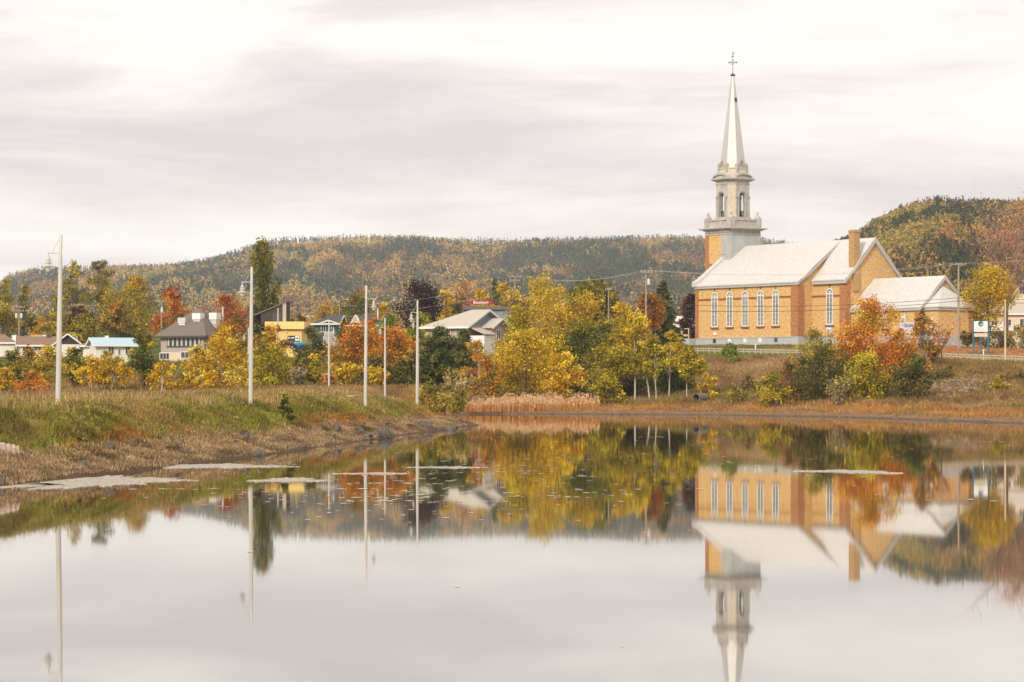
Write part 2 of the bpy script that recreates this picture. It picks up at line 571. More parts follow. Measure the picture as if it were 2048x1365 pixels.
# ---- water
def water_mat():
    m = bpy.data.materials.new('pond_water'); m.use_nodes = True
    t = m.node_tree; t.nodes.remove(t.nodes['Principled BSDF'])
    dark = t.nodes.new('ShaderNodeBsdfDiffuse'); dark.inputs['Color'].default_value = (0.040, 0.034, 0.020, 1)
    gl = t.nodes.new('ShaderNodeBsdfGlossy'); gl.inputs['Color'].default_value = (0.97, 0.96, 0.94, 1)
    gl.inputs['Roughness'].default_value = 0.025
    fr = t.nodes.new('ShaderNodeFresnel'); fr.inputs['IOR'].default_value = 1.33
    mx = t.nodes.new('ShaderNodeMixShader')
    t.links.new(mth('MULTIPLY_ADD', fr.outputs[0], 0.44, 0.55, tree=t), mx.inputs[0])
    t.links.new(dark.outputs[0], mx.inputs[1]); t.links.new(gl.outputs[0], mx.inputs[2])
    t.links.new(mx.outputs[0], t.nodes['Material Output'].inputs['Surface'])
    c = t.nodes.new('ShaderNodeTexCoord')
    def nz(sx, sy, scale, det):
        mp = t.nodes.new('ShaderNodeMapping'); mp.inputs['Scale'].default_value = (sx, sy, 1)
        t.links.new(c.outputs['Object'], mp.inputs[0])
        n = t.nodes.new('ShaderNodeTexNoise'); n.inputs['Scale'].default_value = scale; n.inputs['Detail'].default_value = det
        t.links.new(mp.outputs[0], n.inputs['Vector'])
        return n.outputs['Fac']
    h = mth('ADD', mth('MULTIPLY', nz(.6, 1.2, 2.2, 3), 0.35), mth('MULTIPLY', nz(.25, .6, 1, 2), 1.0), tree=t)
    calm = ramp(t, nz(.03, .012, 1, 3), [(0.42, (0.3,) * 3), (0.62, (1.5,) * 3)])
    b = t.nodes.new('ShaderNodeBump'); b.inputs['Distance'].default_value = 0.012
    t.links.new(mth('MULTIPLY', calm, 0.5, tree=t), b.inputs['Strength'])
    t.links.new(h, b.inputs['Height'])
    t.links.new(b.outputs[0], gl.inputs['Normal'])
    return m


wv = [(-60, -40, 0), (140, -40, 0), (140, 345, 0), (-60, 345, 0)]
tag(link('water', mesh_np('water', wv, np.array([[0, 1, 2, 3]])), water_mat()), kind='structure')

# ---- road and path
def ribbon(name, d0, d1, dz, material, kind='structure', xs=None):
    xs = np.linspace(_RX[0] + 9, _RX[-1], 160) if xs is None else xs
    V = []; Q = []
    for x in xs:
        for d in (d0, (d0 + d1) / 2, d1):
            V.append((x, float(road_y(x)) + d, float(road_z(x)) + dz))
    for i in range(len(xs) - 1):
        for j in (0, 1):
            a = i * 3 + j
            Q.append((a, a + 3, a + 4, a + 1))
    return tag(link(name, mesh_np(name, V, np.array(Q)), material), kind=kind)


ribbon('road', 1.2, 11.5, .03, M['asphalt'])
ribbon('road_edge_line', 1.7, 1.95, .036, M['line'])
ribbon('road_centre_line', 6.2, 6.35, .036, mat('yellow_paint', (.55, .38, .08), .8))
ribbon('sidewalk', 11.55, 13.2, .16, mat('concrete', (.50, .46, .42), .9, noise=.1))
px = []; pq = []
pts = [(-22, 170), (-17, 195), (-13.4, 215), (-12.5, 235), (-15, 262), (-22, 285), (-34, 300), (-50, 306)]
for i in range(len(pts) * 8 - 7):
    k, t = divmod(i, 8); t /= 8
    a = np.array(pts[k]); b_ = np.array(pts[min(k + 1, len(pts) - 1)])
    p = a + (b_ - a) * t; d = b_ - a if k < len(pts) - 1 else a - np.array(pts[k - 1])
    nrm = np.array([-d[1], d[0]]) / np.hypot(*d)
    for s_ in (-1.1, 1.1):
        q = p + nrm * s_
        px.append((q[0], q[1], gz(*q) + .05))
    if i:
        n = len(px); pq.append((n - 4, n - 3, n - 1, n - 2))
tag(link('footpath', mesh_np('footpath', px, np.array(pq)), M['gravel']), kind='structure')

# ------------------------------------------------------------------ the church
def brick_mat(name, a, b, mortar, scale=1.0):
    m = bpy.data.materials.new(name); m.use_nodes = True
    t = m.node_tree; p = t.nodes['Principled BSDF']
    p.inputs['Roughness'].default_value = 0.9
    p.inputs['Specular IOR Level'].default_value = 0.1
    c = t.nodes.new('ShaderNodeTexCoord'); s = t.nodes.new('ShaderNodeSeparateXYZ')
    t.links.new(c.outputs['Object'], s.inputs[0])
    v = t.nodes.new('ShaderNodeCombineXYZ')
    t.links.new(mth('ADD', s.outputs[0], s.outputs[1], tree=t), v.inputs[0]); t.links.new(s.outputs[2], v.inputs[1])
    k = t.nodes.new('ShaderNodeTexBrick')
    k.inputs['Scale'].default_value = 1 / scale
    k.inputs['Brick Width'].default_value = .42; k.inputs['Row Height'].default_value = .16
    k.inputs['Mortar Size'].default_value = .012; k.inputs['Bias'].default_value = -.25
    k.inputs['Color1'].default_value = (*a, 1); k.inputs['Color2'].default_value = (*b, 1); k.inputs['Mortar'].default_value = (*mortar, 1)
    t.links.new(v.outputs[0], k.inputs['Vector'])
    mp = t.nodes.new('ShaderNodeMapping'); mp.inputs['Scale'].default_value = (.9, 2.0, 1)
    t.links.new(v.outputs[0], mp.inputs[0])
    n = t.nodes.new('ShaderNodeTexNoise'); n.inputs['Scale'].default_value = 1.6; n.inputs['Detail'].default_value = 5; n.inputs['Roughness'].default_value = .75
    t.links.new(mp.outputs[0], n.inputs['Vector'])
    r = ramp(t, n.outputs['Fac'], [(.34, (.70, .62, .52)), (.5, (1, 1, 1)), (.66, (1.12, 1.14, 1.2))])
    x = t.nodes.new('ShaderNodeMix'); x.data_type = 'RGBA'; x.blend_type = 'MULTIPLY'; x.inputs['Factor'].default_value = 1
    t.links.new(k.outputs['Color'], x.inputs['A']); t.links.new(r, x.inputs['B'])
    t.links.new(x.outputs['Result'], p.inputs['Base Color'])
    return m


M['brick'] = brick_mat('yellow_brick', (.69, .445, .19), (.59, .34, .125), (.60, .41, .21))
M['brick_red'] = brick_mat('red_brick', (.44, .20, .085), (.35, .15, .06), (.40, .21, .10))
M['brick_str'] = mat('brick_course', (.27, .095, .045), .9, noise=.15, nscale=3)
M['sheet_roof'] = mat('painted_sheet_roof', (.575, .555, .535), .5, noise=.11, nscale=1.5, stretch=(1, 1.6, .5), spec=.3, detail=10, bump=.05)
M['trim_grey'] = mat('grey_trim', (.47, .45, .43), .6, noise=.06)
M['foundation'] = mat('foundation_paint', (.43, .45, .46), .85, noise=.06, nscale=.8)
M['tower_sheet'] = mat('tower_sheet', (.40, .42, .40), .5, noise=.10, nscale=1.2, stretch=(1, 1, .4))
M['belfry'] = mat('belfry_sheet', (.43, .405, .37), .55, noise=.25, nscale=1.5, stretch=(1, 1, .5), detail=6)
M['belfry_panel'] = mat('belfry_panel', (.54, .47, .38), .6, noise=.14, nscale=1.5)
M['spire'] = mat('spire_sheet', (.49, .475, .465), .42, metal=.2, noise=.08, nscale=1.4, stretch=(1, 1, .25), spec=.5)
M['bronze'] = mat('dark_bronze', (.06, .055, .05), .5, metal=.5)
M['stone_dark'] = mat('statue_bronze', (.16, .16, .15), .6)
M['win_white'] = mat('window_white', (.80, .78, .75), .5)
M['window_glass_church'] = mat('leaded_glass', (.13, .13, .13), .15, noise=.6, nscale=2.5, spec=.5)

P0 = at(1393, 0, 500)
ZB = 10.9           # ground at the church
church = empty('church', (P0.x, P0.y, 0), 'long yellow brick church with white sheet roof, grey bell tower and tall silver spire', 'church', rz=-math.radians(54))
R_ = 9.94           # ridge line (local y)
NL = 28.0
EAVE, RIDGE = 21.9, 29.4


def cpart(b, name, m, parent=church, smooth=False):
    return b.build(name, m, parent, smooth)


# nave body (gabled brick block)
b = B(); b.prism([(0, ZB + .5), (2 * R_, ZB + .5), (2 * R_, EAVE), (R_, RIDGE - .25), (0, EAVE)], 'x', 0, NL)
nave = cpart(b, 'nave_wall', M['brick'])
# foundation band
b = B().box(-.12, NL + .12, -.12, 2 * R_ + .12, ZB - 3.0, 12.2)
b.box(-.2, NL + .2, -.2, -.123, 12.05, 12.2)
fnd = cpart(b, 'foundation', M['foundation'])
for px_ in (1430, 1460, 1491, 1521, 1553):
    s_ = (500 * (px_ - 1024) / F - P0.x) / (.588 + .809 * (px_ - 1024) / F)
    b = B().box(s_ - .42, s_ + .42, -.16, -.124, 11.25, 12.0)
    cpart(b, 'basement_window', M['win_white'] if px_ not in (1430, 1553) else M['glass'], fnd)
# roof: two slopes with a slight bell-cast at the eaves
def slope_roof(x0, x1, half, yc, ze, zr, over, th=.22, flare=.9):
    pr = []
    for sg in (-1, 1):
        side = [(yc + sg * (half + over), ze - .12), (yc + sg * (half - 1.2), ze + (zr - ze) * (1.2 + over) / (half + over) * .82 - .12 + .04),
                (yc + sg * (half - 3.2), ze + (zr - ze) * (3.2 + over) / (half + over) - .03)]
        pr.append(side)
    top = pr[0] + [(yc, zr)] + pr[1][::-1]
    bot = [(y, z - th) for y, z in top[::-1]]
    n = len(top); bb = B()
    for k in range(n - 1):
        a, c = top[k], top[k + 1]
        bb.prism([a, c, (c[0], c[1] - th), (a[0], a[1] - th)], 'x', x0, x1)
    return bb


roof = cpart(slope_roof(.25, NL + .45, R_, R_, EAVE + .1, RIDGE + .12, .55), 'nave_roof', M['sheet_roof'])
# grey fascia under the eaves, rake boards on the end gable
b = B().box(-.05, NL + .1, -.42, -.02, EAVE - .62, EAVE - .16).box(-.05, NL + .1, 2 * R_ + .02, 2 * R_ + .42, EAVE - .62, EAVE - .16)
cpart(b, 'cornice', M['trim_grey'])


def rake(b, x0, x1, half, yc, ze, zr, over, w):
    for sg in (-1, 1):
        for (ya, za), (yb, zb_) in (((half + over, ze), (half - 2.2, ze + (zr - ze) * (2.2 + over) / (half + over) * .93)),
                                    ((half - 2.2, ze + (zr - ze) * (2.2 + over) / (half + over) * .93), (0, zr))):
            b.prism([(yc + sg * ya, za - w), (yc + sg * ya, za), (yc + sg * yb, zb_), (yc + sg * yb, zb_ - w)], 'x', x0, x1)
    return b


cpart(rake(B(), NL + .02, NL + .40, R_, R_, EAVE - .16, RIDGE - .12, .5, .5), 'gable_trim', M['trim_grey'])
# raised coping of the front gable
b = B()
for sg in (-1, 1):
    b.prism([(R_ - sg * (R_ + .7), EAVE - .2), (R_ - sg * (R_ + .7), EAVE + .65), (R_ - sg * (R_ - .6), EAVE + 1.3), (R_ - sg * 3.0, RIDGE - 1.55), (R_ - sg * 3.0, RIDGE - 2.6)], 'x', -.55, .55)
b.pieces('gable_coping', M['sheet_roof'], church)
# pilasters and string course
b = B().box(-.15, .55, -.22, -.03, 12.21, EAVE - .63)
cpart(b, 'pilaster', M['brick_red'])
b = B().box(NL - 1.75, NL + .14, -.22, -.03, 12.21, EAVE - .63).box(NL + .01, NL + .15, -.02, 1.2, 12.21, EAVE - .63)
cpart(b, 'pilaster', M['brick_red'])
SC = 19.25
xs_w = [(500 * (p - 1024) / F - P0.x) / (.588 + .809 * (p - 1024) / F) for p in (1430, 1460, 1491, 1521.7, 1552)]
edges = [.6] + [v for x in xs_w for v in (x - 1.0, x + 1.0)] + [NL - 1.78]
b = B()
for k in range(0, len(edges), 2):
    b.box(edges[k], edges[k + 1], -.09, -.01, SC - .16, SC + .16)
b.pieces('string_course', M['brick_str'], church)


def arch_window(parent, xc, y, z0, zs, w, sgn=-1):
    """tall round headed window on a wall facing local -y"""
    r = w / 2
    arc = [(xc + r * math.cos(a), zs + r * 1.15 * math.sin(a)) for a in np.linspace(0, PI, 11)]
    b = B().prism([(xc - r, z0), (xc + r, z0)] + arc, 'y', y - .05, y - .01)
    win = b.build('window', M['window_glass_church'], parent)
    f = B()
    t = .14
    def bar(x0, x1, za, zb, d=.14): f.box(x0, x1, y - d, y - .052, za, zb)
    bar(xc - r - .03, xc - r + t, z0, zs); bar(xc + r - t, xc + r + .03, z0, zs)
    bar(xc - r + t, xc + r - t, z0, z0 + t * 1.3); bar(xc - r + t, xc + r - t, zs - .1, zs + .1, .135)
    bar(xc - .075, xc + .075, z0 + t * 1.3, zs - .1, .13)
    for q in (-.5, .5):
        bar(xc + q * r - .02, xc + q * r + .02, z0 + t * 1.3, zs - .1, .11)
    nb = 7
    for q in range(1, nb):
        z = z0 + (zs - z0) * q / nb
        bar(xc - r + t, xc + r - t, z - .022, z + .022, .10)
    ro, ri = r + .03, r - t
    for k in range(10):
        a, c = PI * k / 10, PI * (k + 1) / 10
        f.prism([(xc + ro * math.cos(a), zs + ro * 1.15 * math.sin(a)), (xc + ro * math.cos(c), zs + ro * 1.15 * math.sin(c)),
                 (xc + ri * math.cos(c), zs + ri * 1.15 * math.sin(c)), (xc + ri * math.cos(a), zs + ri * 1.15 * math.sin(a))], 'y', y - .14, y - .052)
    for a in (PI * .25, PI * .5, PI * .75):
        c, s_ = math.cos(a), math.sin(a)
        f.prism([(xc - .04 * s_, zs + .1), (xc + .04 * s_, zs + .1), (xc + ri * c + .04 * s_, zs + ri * 1.15 * s_), (xc + ri * c - .04 * s_, zs + ri * 1.15 * s_)], 'y', y - .10, y - .054)
    for k in range(6):
        a, c = PI * k / 6, PI * (k + 1) / 6
        h = ri * .55
        f.prism([(xc + h * math.cos(a), zs + h * 1.15 * math.sin(a)), (xc + h * math.cos(c), zs + h * 1.15 * math.sin(c)),
                 (xc + (h - .07) * math.cos(c), zs + (h - .07) * 1.15 * math.sin(c)), (xc + (h - .07) * math.cos(a), zs + (h - .07) * 1.15 * math.sin(a))], 'y', y - .115, y - .056)
    f.build('frame', M['win_white'], win)
    B().box(xc - r - .2, xc + r + .2, y - .25, y - .01, z0 - .3, z0 - .02).build('sill', M['brick_str'], win)
    # moulded arch and keystone running up to the cornice
    k_ = B()
    for q in range(10):
        a, c = PI * q / 10, PI * (q + 1) / 10
        o, i_ = r + .32, r + .08
        k_.prism([(xc + o * math.cos(a), zs + o * 1.12 * math.sin(a)), (xc + o * math.cos(c), zs + o * 1.12 * math.sin(c)),
                  (xc + i_ * math.cos(c), zs + i_ * 1.15 * math.sin(c)), (xc + i_ * math.cos(a), zs + i_ * 1.15 * math.sin(a))], 'y', y - .09, y - .012)
    k_.build('arch_moulding', M['brick'], win)
    B().prism([(xc - .14, zs + r * 1.3), (xc + .14, zs + r * 1.3), (xc + .3, zs + r * 1.3 + 1.0), (xc - .3, zs + r * 1.3 + 1.0)], 'y', y - .16, y - .012).build('keystone', M['brick_str'], win)
    return win


for x in xs_w:
    arch_window(church, x, 0, 14.15, 19.65, 1.72)
# vent cover and small plate on the nave wall
B().box(2.9 + 2.1, 5.9, -.18, -.01, 12.7, 13.2).build('vent_cover', M['win_white'], church)

# choir
YC, CE, XC1 = 3.32, 22.1, 36.7
CW = R_ - YC
b = B(); b.prism([(YC, ZB + .3), (2 * R_ - YC, ZB + .3), (2 * R_ - YC, CE), (R_, RIDGE - .2), (YC, CE)], 'x', NL + .002, XC1)
cpart(b, 'choir_wall', M['brick'])
cpart(slope_roof(NL + .47, XC1 + .5, CW, R_, CE + .1, RIDGE + .14, .7, .2), 'choir_roof', M['sheet_roof'])
cpart(rake(B(), XC1 + .02, XC1 + .52, CW, R_, CE - .14, RIDGE - .10, .68, .62), 'gable_trim', M['trim_grey'])
cpart(B().box(NL + .46, XC1 + .3, YC - .6, YC - .02, CE - .75, CE - .2), 'cornice', M['trim_grey'])
cpart(B().box(XC1 - 1.5, XC1 + .14, YC - .2, YC - .02, 12.1, CE - .76).box(XC1 + .015, XC1 + .16, YC - .02, YC + .9, 12.1, CE - .3), 'pilaster', M['brick_red'])
cpart(B().box(NL + .3, XC1 + .1, YC - .12, 2 * R_ - YC + .1, 7.5, 12.1), 'foundation', M['foundation'])
xw = 32.6
arch_window(church, xw, YC, 14.15, 19.65, 1.72)
B().box(NL + .02, xw - 1.0, YC - .09, YC - .01, SC - .16, SC + .16).box(xw + 1.0, XC1 - 1.52, YC - .09, YC - .01, SC - .16, SC + .16).pieces('string_course', M['brick_str'], church)
# chimney
b = B().box(XC1 - 1.0, XC1 + .35, 4.9, 6.3, 20, 30.3).box(XC1 - 1.12, XC1 + .47, 4.78, 6.42, 30.3, 30.62).box(XC1 - .9, XC1 + .25, 5.0, 6.2, 30.62, 30.8)
cpart(b, 'chimney', brick_mat('chimney_brick', (.50, .31, .14), (.40, .24, .10), (.42, .28, .15)))

# sacristy
SX1, SHW, SE, SR = 53.9, 5.5, 16.9, 22.2
b = B(); b.prism([(R_ - SHW, 11.3), (R_ + SHW, 11.3), (R_ + SHW, SE), (R_, SR - .2), (R_ - SHW, SE)], 'x', XC1 + .003, SX1)
cpart(b, 'sacristy_wall', M['brick'])
cpart(slope_roof(XC1 + .1, SX1 + .45, SHW, R_, SE + .05, SR + .1, .5, .18), 'sacristy_roof', M['sheet_roof'])
cpart(rake(B(), SX1 + .02, SX1 + .47, SHW, R_, SE - .16, SR - .1, .48, .5), 'gable_trim', M['trim_grey'])
cpart(B().box(XC1 + .1, SX1 + .1, R_ - SHW - .4, R_ - SHW - .02, SE - .65, SE - .18), 'cornice', M['trim_grey'])
cpart(B().box(XC1 + .2, SX1 + .12, R_ - SHW - .12, R_ + SHW + .1, 6.5, 12.0), 'foundation', M['foundation'])
cpart(B().box(SX1 - 1.3, SX1 + .14, R_ - SHW - .18, R_ - SHW - .02, 12.01, SE - .66).box(SX1 + .02, SX1 + .16, R_ - SHW - .01, R_ - SHW + .75, 12.01, SE - .3), 'pilaster', M['brick_red'])
for xw2 in (41.0, 45.5, 49.8):
    arch_window(church, xw2, R_ - SHW, 13.3, 15.2, 1.1)
cpart(B().box(46.8, 48.9, R_ - SHW - .09, R_ - SHW - .01, 15.2, 15.45), 'string_course', M['brick_str'])
# porch with a steep hipped roof against the end gable
b = B().box(SX1 + .003, 57.2, 5.4, 13.6, 11.2, SE - .1)
cpart(b, 'porch_wall', M['brick'])
cpart(B().box(SX1 + .02, 57.3, 5.28, 13.72, 6.5, 12.0), 'foundation', M['foundation'])
b = B().add([(SX1 + .05, 4.9, SE), (57.7, 4.9, SE), (57.7, 14.1, SE), (SX1 + .05, 14.1, SE), (SX1 + .05, 9.5, 20.6), (SX1 + .05, 4.9, SE - .2), (57.7, 4.9, SE - .2), (57.7, 14.1, SE - .2), (SX1 + .05, 14.1, SE - .2)],
            [(0, 1, 4), (1, 2, 4), (2, 3, 4), (3, 0, 4), (5, 6, 1, 0), (6, 7, 2, 1), (7, 8, 3, 2), (8, 7, 6, 5), (5, 0, 3, 8)])
cpart(b, 'porch_roof', M['sheet_roof'])
cpart(B().box(SX1 + .1, 57.5, 5.05, 5.39, SE - .65, SE - .21).box(57.21, 57.5, 5.4, 13.9, SE - .65, SE - .21), 'cornice', M['trim_grey'])
cpart(B().box(57.21, 57.34, 12.6, 13.6, 12.01, SE - .66).box(57.21, 57.34, 10.2, 10.4, 12.4, 15.4), 'pilaster', M['brick_red'])
B().box(55.2, 55.9, 5.25, 5.38, 13.2, 15.0).build('porch_window', M['win_white'], church)

# tower
TX0, TX1, TY0, TY1 = -4.9, 2.33, R_ - 3.6, R_ + 3.6
TZ = 31.6
b = B().box(TX0, TX1 - 2.6, TY0, TY1, ZB - 1, TZ)
tower = cpart(b, 'tower', M['brick'])
b = B().box(TX0 - .06, TX0 + .95, TY0 - .07, TY0 - .003, ZB, TZ)
b.build('corner_quoin', M['brick_red'], tower)
b = B().box(TX0 + .96, TX1 - 2.62, TY0 - .06, TY0 - .003, 25.9, 26.2)
b.build('string_course', M['brick_str'], tower)
b = B().box(TX1 - 2.598, TX1, TY0 - .02, TY1 + .02, 20.0, TZ)
b.box(TX1 - .55, TX1 + .06, TY0 - .08, TY0 + .5, 21, TZ).box(TX1 - .45, TX1 + .06, TY1 - .5, TY1 + .08, 21, TZ)
b.build('metal_cladding', M['tower_sheet'], tower)
# entablature with dentils
cx, cy = (TX0 + TX1) / 2, R_
hw = (TX1 - TX0) / 2
b = B()
def sq(b, h, z0, z1): return b.box(cx - h, cx + h, cy - h, cy + h, z0, z1)
sq(b, hw + .12, TZ, TZ + .22); sq(b, hw + .05, TZ + .22, TZ + .82); sq(b, hw + .35, TZ + .82, TZ + 1.0)
sq(b, hw + .8, TZ + 1.0, TZ + 1.12); sq(b, hw + 1.0, TZ + 1.12, TZ + 1.32)
ent = b.build('entablature', M['belfry'], tower)
for k in range(15):
    q = -hw + .3 + k * (2 * hw - .6) / 14
    B().box(cx + q - .12, cx + q + .12, cy - hw - .32, cy - hw - .052, TZ + .42, TZ + .80).build('dentil', M['belfry'], tower)
    B().box(cx + hw + .052, cx + hw + .32, cy + q - .12, cy + q + .12, TZ + .42, TZ + .80).build('dentil', M['belfry'], tower)
b = B()
PZ = TZ + 1.32
sq(b, hw + .15, PZ, PZ + .3); sq(b, hw - .05, PZ + .3, PZ + 1.35); sq(b, hw + .12, PZ + 1.35, PZ + 1.62)
for sx in (-1, 1):
    for sy in (-1, 1):
        b.box(cx + sx * (hw - .35) - .55, cx + sx * (hw - .35) + .55, cy + sy * (hw - .35) - .55, cy + sy * (hw - .35) + .55, PZ + .3, PZ + 1.78)
b.build('parapet', M['belfry'], tower)
for sx in (-1, 1):
    for sy in (-1, 1):
        x_, y_ = cx + sx * (hw - .35), cy + sy * (hw - .35)
        z_ = PZ + 1.78
        B().lathe(x_, y_, [(.62, z_), (.62, z_ + .1), (.5, z_ + .32), (.24, z_ + .6), (.2, z_ + .72), (.3, z_ + .8), (.26, z_ + .98), (.12, z_ + 1.1), (.05, z_ + 1.35)], 10).build('finial', M['belfry'], tower, True)

# belfry: chamfered square with an arched opening on each main face
H_, C_h = 2.69, 1.1
BZ0, BZ1 = PZ + 1.6, 41.1
belfry = B()
def chamf(h, c): return [(cx + h, cy - h + c), (cx + h, cy + h - c), (cx + h - c, cy + h), (cx - h + c, cy + h), (cx - h, cy + h - c), (cx - h, cy - h + c), (cx - h + c, cy - h), (cx + h - c, cy - h)]
belfry.prism(chamf(H_ + .25, C_h), 'z', BZ0 - .3, BZ0 + .45)
WO, ZS = .80, 38.7


def rot4(k, x, y):      # main face k: local (along, outward) to (x, y)
    a = k * PI / 2
    return (cx + x * math.cos(a) - y * math.sin(a) * -1, cy + x * math.sin(a) * 1 + y * -math.cos(a))


def face_solid(b, k, poly, d0, d1):
    """polygon in (along, z) on main face k, extruded between outward depths d0..d1"""
    n = len(poly)
    vs = [(*rot4(k, p[0], d0), p[1]) for p in poly] + [(*rot4(k, p[0], d1), p[1]) for p in poly]
    b.add(vs, [tuple(range(n))[::-1], tuple(range(n, 2 * n))] + [(i, (i + 1) % n, n + (i + 1) % n, n + i) for i in range(n)])


half = H_ - C_h
for k in range(4):
    for sg in (-1, 1):
        face_solid(belfry, k, [(sg * WO, BZ0 + .45), (sg * half, BZ0 + .45), (sg * half, BZ1), (sg * WO, BZ1)], H_ - .75, H_)
    arc = [(WO * math.cos(a), ZS + WO * math.sin(a)) for a in np.linspace(0, PI, 13)]
    for i in range(12):
        p, q = arc[i], arc[i + 1]
        face_solid(belfry, k, [p, (p[0], BZ1), (q[0], BZ1), q], H_ - .75, H_)
bel = belfry.build('belfry', M['belfry'], church)
b = B()
for k in range(4):      # chamfer piers
    a = k * PI / 2
    pts_ = [(H_, -H_ + C_h), (H_ - .75, -H_ + C_h), (H_ - C_h, -H_ + .75), (H_ - C_h, -H_)]
    pr = [(cx + x * math.cos(a) - y * math.sin(a), cy + x * math.sin(a) + y * math.cos(a)) for x, y in pts_]
    b.prism(pr, 'z', BZ0 + .45, BZ1)
b.pieces('pier', M['belfry_panel'], bel)
b = B()
for k in range(4):
    for sg in (-1, 1):   # engaged pilasters with capitals beside each opening
        for e0, e1 in ((WO + .02, WO + .22), (half - .26, half - .02)):
            face_solid(b, k, [(sg * e0, BZ0 + .45), (sg * e1, BZ0 + .45), (sg * e1, ZS - .1), (sg * e0, ZS - .1)], H_ + .005, H_ + .14)
        face_solid(b, k, [(sg * (WO - .02), ZS - .1), (sg * (half + .06), ZS - .1), (sg * (half + .1), ZS + .22), (sg * (WO - .06), ZS + .22)], H_ - .3, H_ + .22)
    for i in range(12):
        a, c = PI * i / 12, PI * (i + 1) / 12
        f_ = lambda r, t: (r * math.cos(t), ZS + .22 + r * math.sin(t))
        face_solid(b, k, [f_(WO + .3, a), f_(WO + .3, c), f_(WO + .04, c), f_(WO + .04, a)], H_ + .005, H_ + .2)
b.build('arch_trim', M['belfry'], bel)
for k in range(4):
    b = B()
    for q in np.linspace(-.62, .62, 6):
        face_solid(b, k, [(q - .03, BZ0 + .46), (q + .03, BZ0 + .46), (q + .03, BZ0 + 1.55), (q - .03, BZ0 + 1.55)], H_ - .5, H_ - .42)
    face_solid(b, k, [(-WO + .02, BZ0 + 1.5), (WO - .02, BZ0 + 1.5), (WO - .02, BZ0 + 1.6), (-WO + .02, BZ0 + 1.6)], H_ - .52, H_ - .40)
    b.build('balustrade', M['bronze'], bel)
b = B().lathe(cx, cy, [(.9, 35.6), (.78, 36.0), (.55, 36.9), (.45, 37.5), (.3, 37.9), (.1, 38.0)], 14)
b.tube([(cx, cy, 38.0), (cx, cy, 41)], .09).tube([(cx - 2.0, cy, 38.3), (cx + 2.0, cy, 38.3)], .14).tube([(cx - 1.4, cy - 1.2, 34.9), (cx, cy, 39.5)], .12).tube([(cx + 1.2, cy + 1.4, 34.9), (cx, cy, 39.5)], .12)
b.build('bell', M['bronze'], bel, True)
b = B()
for h, z0, z1 in ((H_ + .1, 41.1, 41.3), (H_ + .02, 41.3, 41.75), (H_ + .3, 41.75, 41.9), (H_ + .62, 41.9, 42.02), (H_ + .75, 42.02, 42.2)):
    b.prism(chamf(h, C_h), 'z', z0, z1)
b.build('cornice', M['belfry'], bel)
# rounded pediments, drum and small ornamented gables at the foot of the spire
for k in range(4):
    b = B()
    arc = [((half + .55) * math.cos(a), 42.2 + 1.0 * math.sin(a)) for a in np.linspace(0, PI, 13)]
    arc2 = [((half + .25) * math.cos(a), 42.2 + .68 * math.sin(a)) for a in np.linspace(0, PI, 13)]
    face_solid(b, k, arc2, H_ - .5, H_ + .3)
    for i in range(12):
        face_solid(b, k, [arc[i], arc[i + 1], arc2[i + 1], arc2[i]], H_ - .5, H_ + .62)
    b.build('pediment', M['belfry'], bel)


def octa(r, z, ph=PI / 8): return [(cx + r / math.cos(PI / 8) * math.cos(ph + k * PI / 4), cy + r / math.cos(PI / 8) * math.sin(ph + k * PI / 4), z) for k in range(8)]


b = B().loft([octa(2.62, 42.2), octa(2.55, 43.4), octa(2.45, 43.9), octa(2.6, 44.0), octa(2.6, 44.2), octa(2.2, 44.35)])
spire_base = b.build('spire_drum', M['belfry_panel'], church)
sp = B().loft([octa(2.35, 44.2), octa(2.25, 45.0), octa(2.08, 46.6), octa(1.12, 54.5), octa(.24, 61.6)])
spire = sp.build('spire', M['spire'], church)
for k in range(4):
    b = B()
    tri = [(-1.05, 44.2), (1.05, 44.2), (.85, 44.55), (.62, 45.0), (.3, 45.75), (0, 46.15), (-.3, 45.75), (-.62, 45.0), (-.85, 44.55)]
    tri_i = [(p[0] * .62, 44.35 + (p[1] - 44.2) * .62) for p in tri]
    for i in range(len(tri)):
        j = (i + 1) % len(tri)
        face_solid(b, k, [tri[i], tri[j], tri_i[j], tri_i[i]], 1.9, 2.62)
    face_solid(b, k, tri_i, 1.9, 2.4)
    face_solid(b, k, [(-.16, 44.5), (.16, 44.5), (.16, 44.95), (-.16, 44.95)], 2.3, 2.55)
    for sg in (-1, 1):
        face_solid(b, k, [(sg * .95, 43.45), (sg * 1.3, 43.45), (sg * 1.25, 44.9), (sg * 1.05, 45.15), (sg * .95, 44.9)], 2.05, 2.72)
    b.build('spire_gable', M['belfry'], spire_base)
B().box(cx + .72, cx + .95, cy - .22, cy + .22, 56.7, 57.4).build('spire_hatch', M['bronze'], spire)
b = B().lathe(cx, cy, [(.24, 61.55), (.5, 61.65), (.5, 61.8), (.22, 61.9), (.1, 62.1)], 12)
b.tube([(cx, cy, 62), (cx, cy, 65.9)], .048, 8)
dx, dy = .685, .728     # the cross lies across the line of the nave front
b.tube([(cx - .72 * dx, cy - .72 * dy, 64.1), (cx + .72 * dx, cy + .72 * dy, 64.1)], .048, 8)
for q in (-.72, .72):
    b.lathe(cx + q * dx, cy + q * dy, [(.02, 63.9), (.14, 64.1), (.02, 64.3)], 8)
for a in np.linspace(0, 2 * PI, 13)[:-1]:
    a2 = a + PI / 6
    b.tube([(cx + .36 * dx * math.cos(a), cy + .36 * dy * math.cos(a), 64.1 + .36 * math.sin(a)), (cx + .36 * dx * math.cos(a2), cy + .36 * dy * math.cos(a2), 64.1 + .36 * math.sin(a2))], .04, 5)
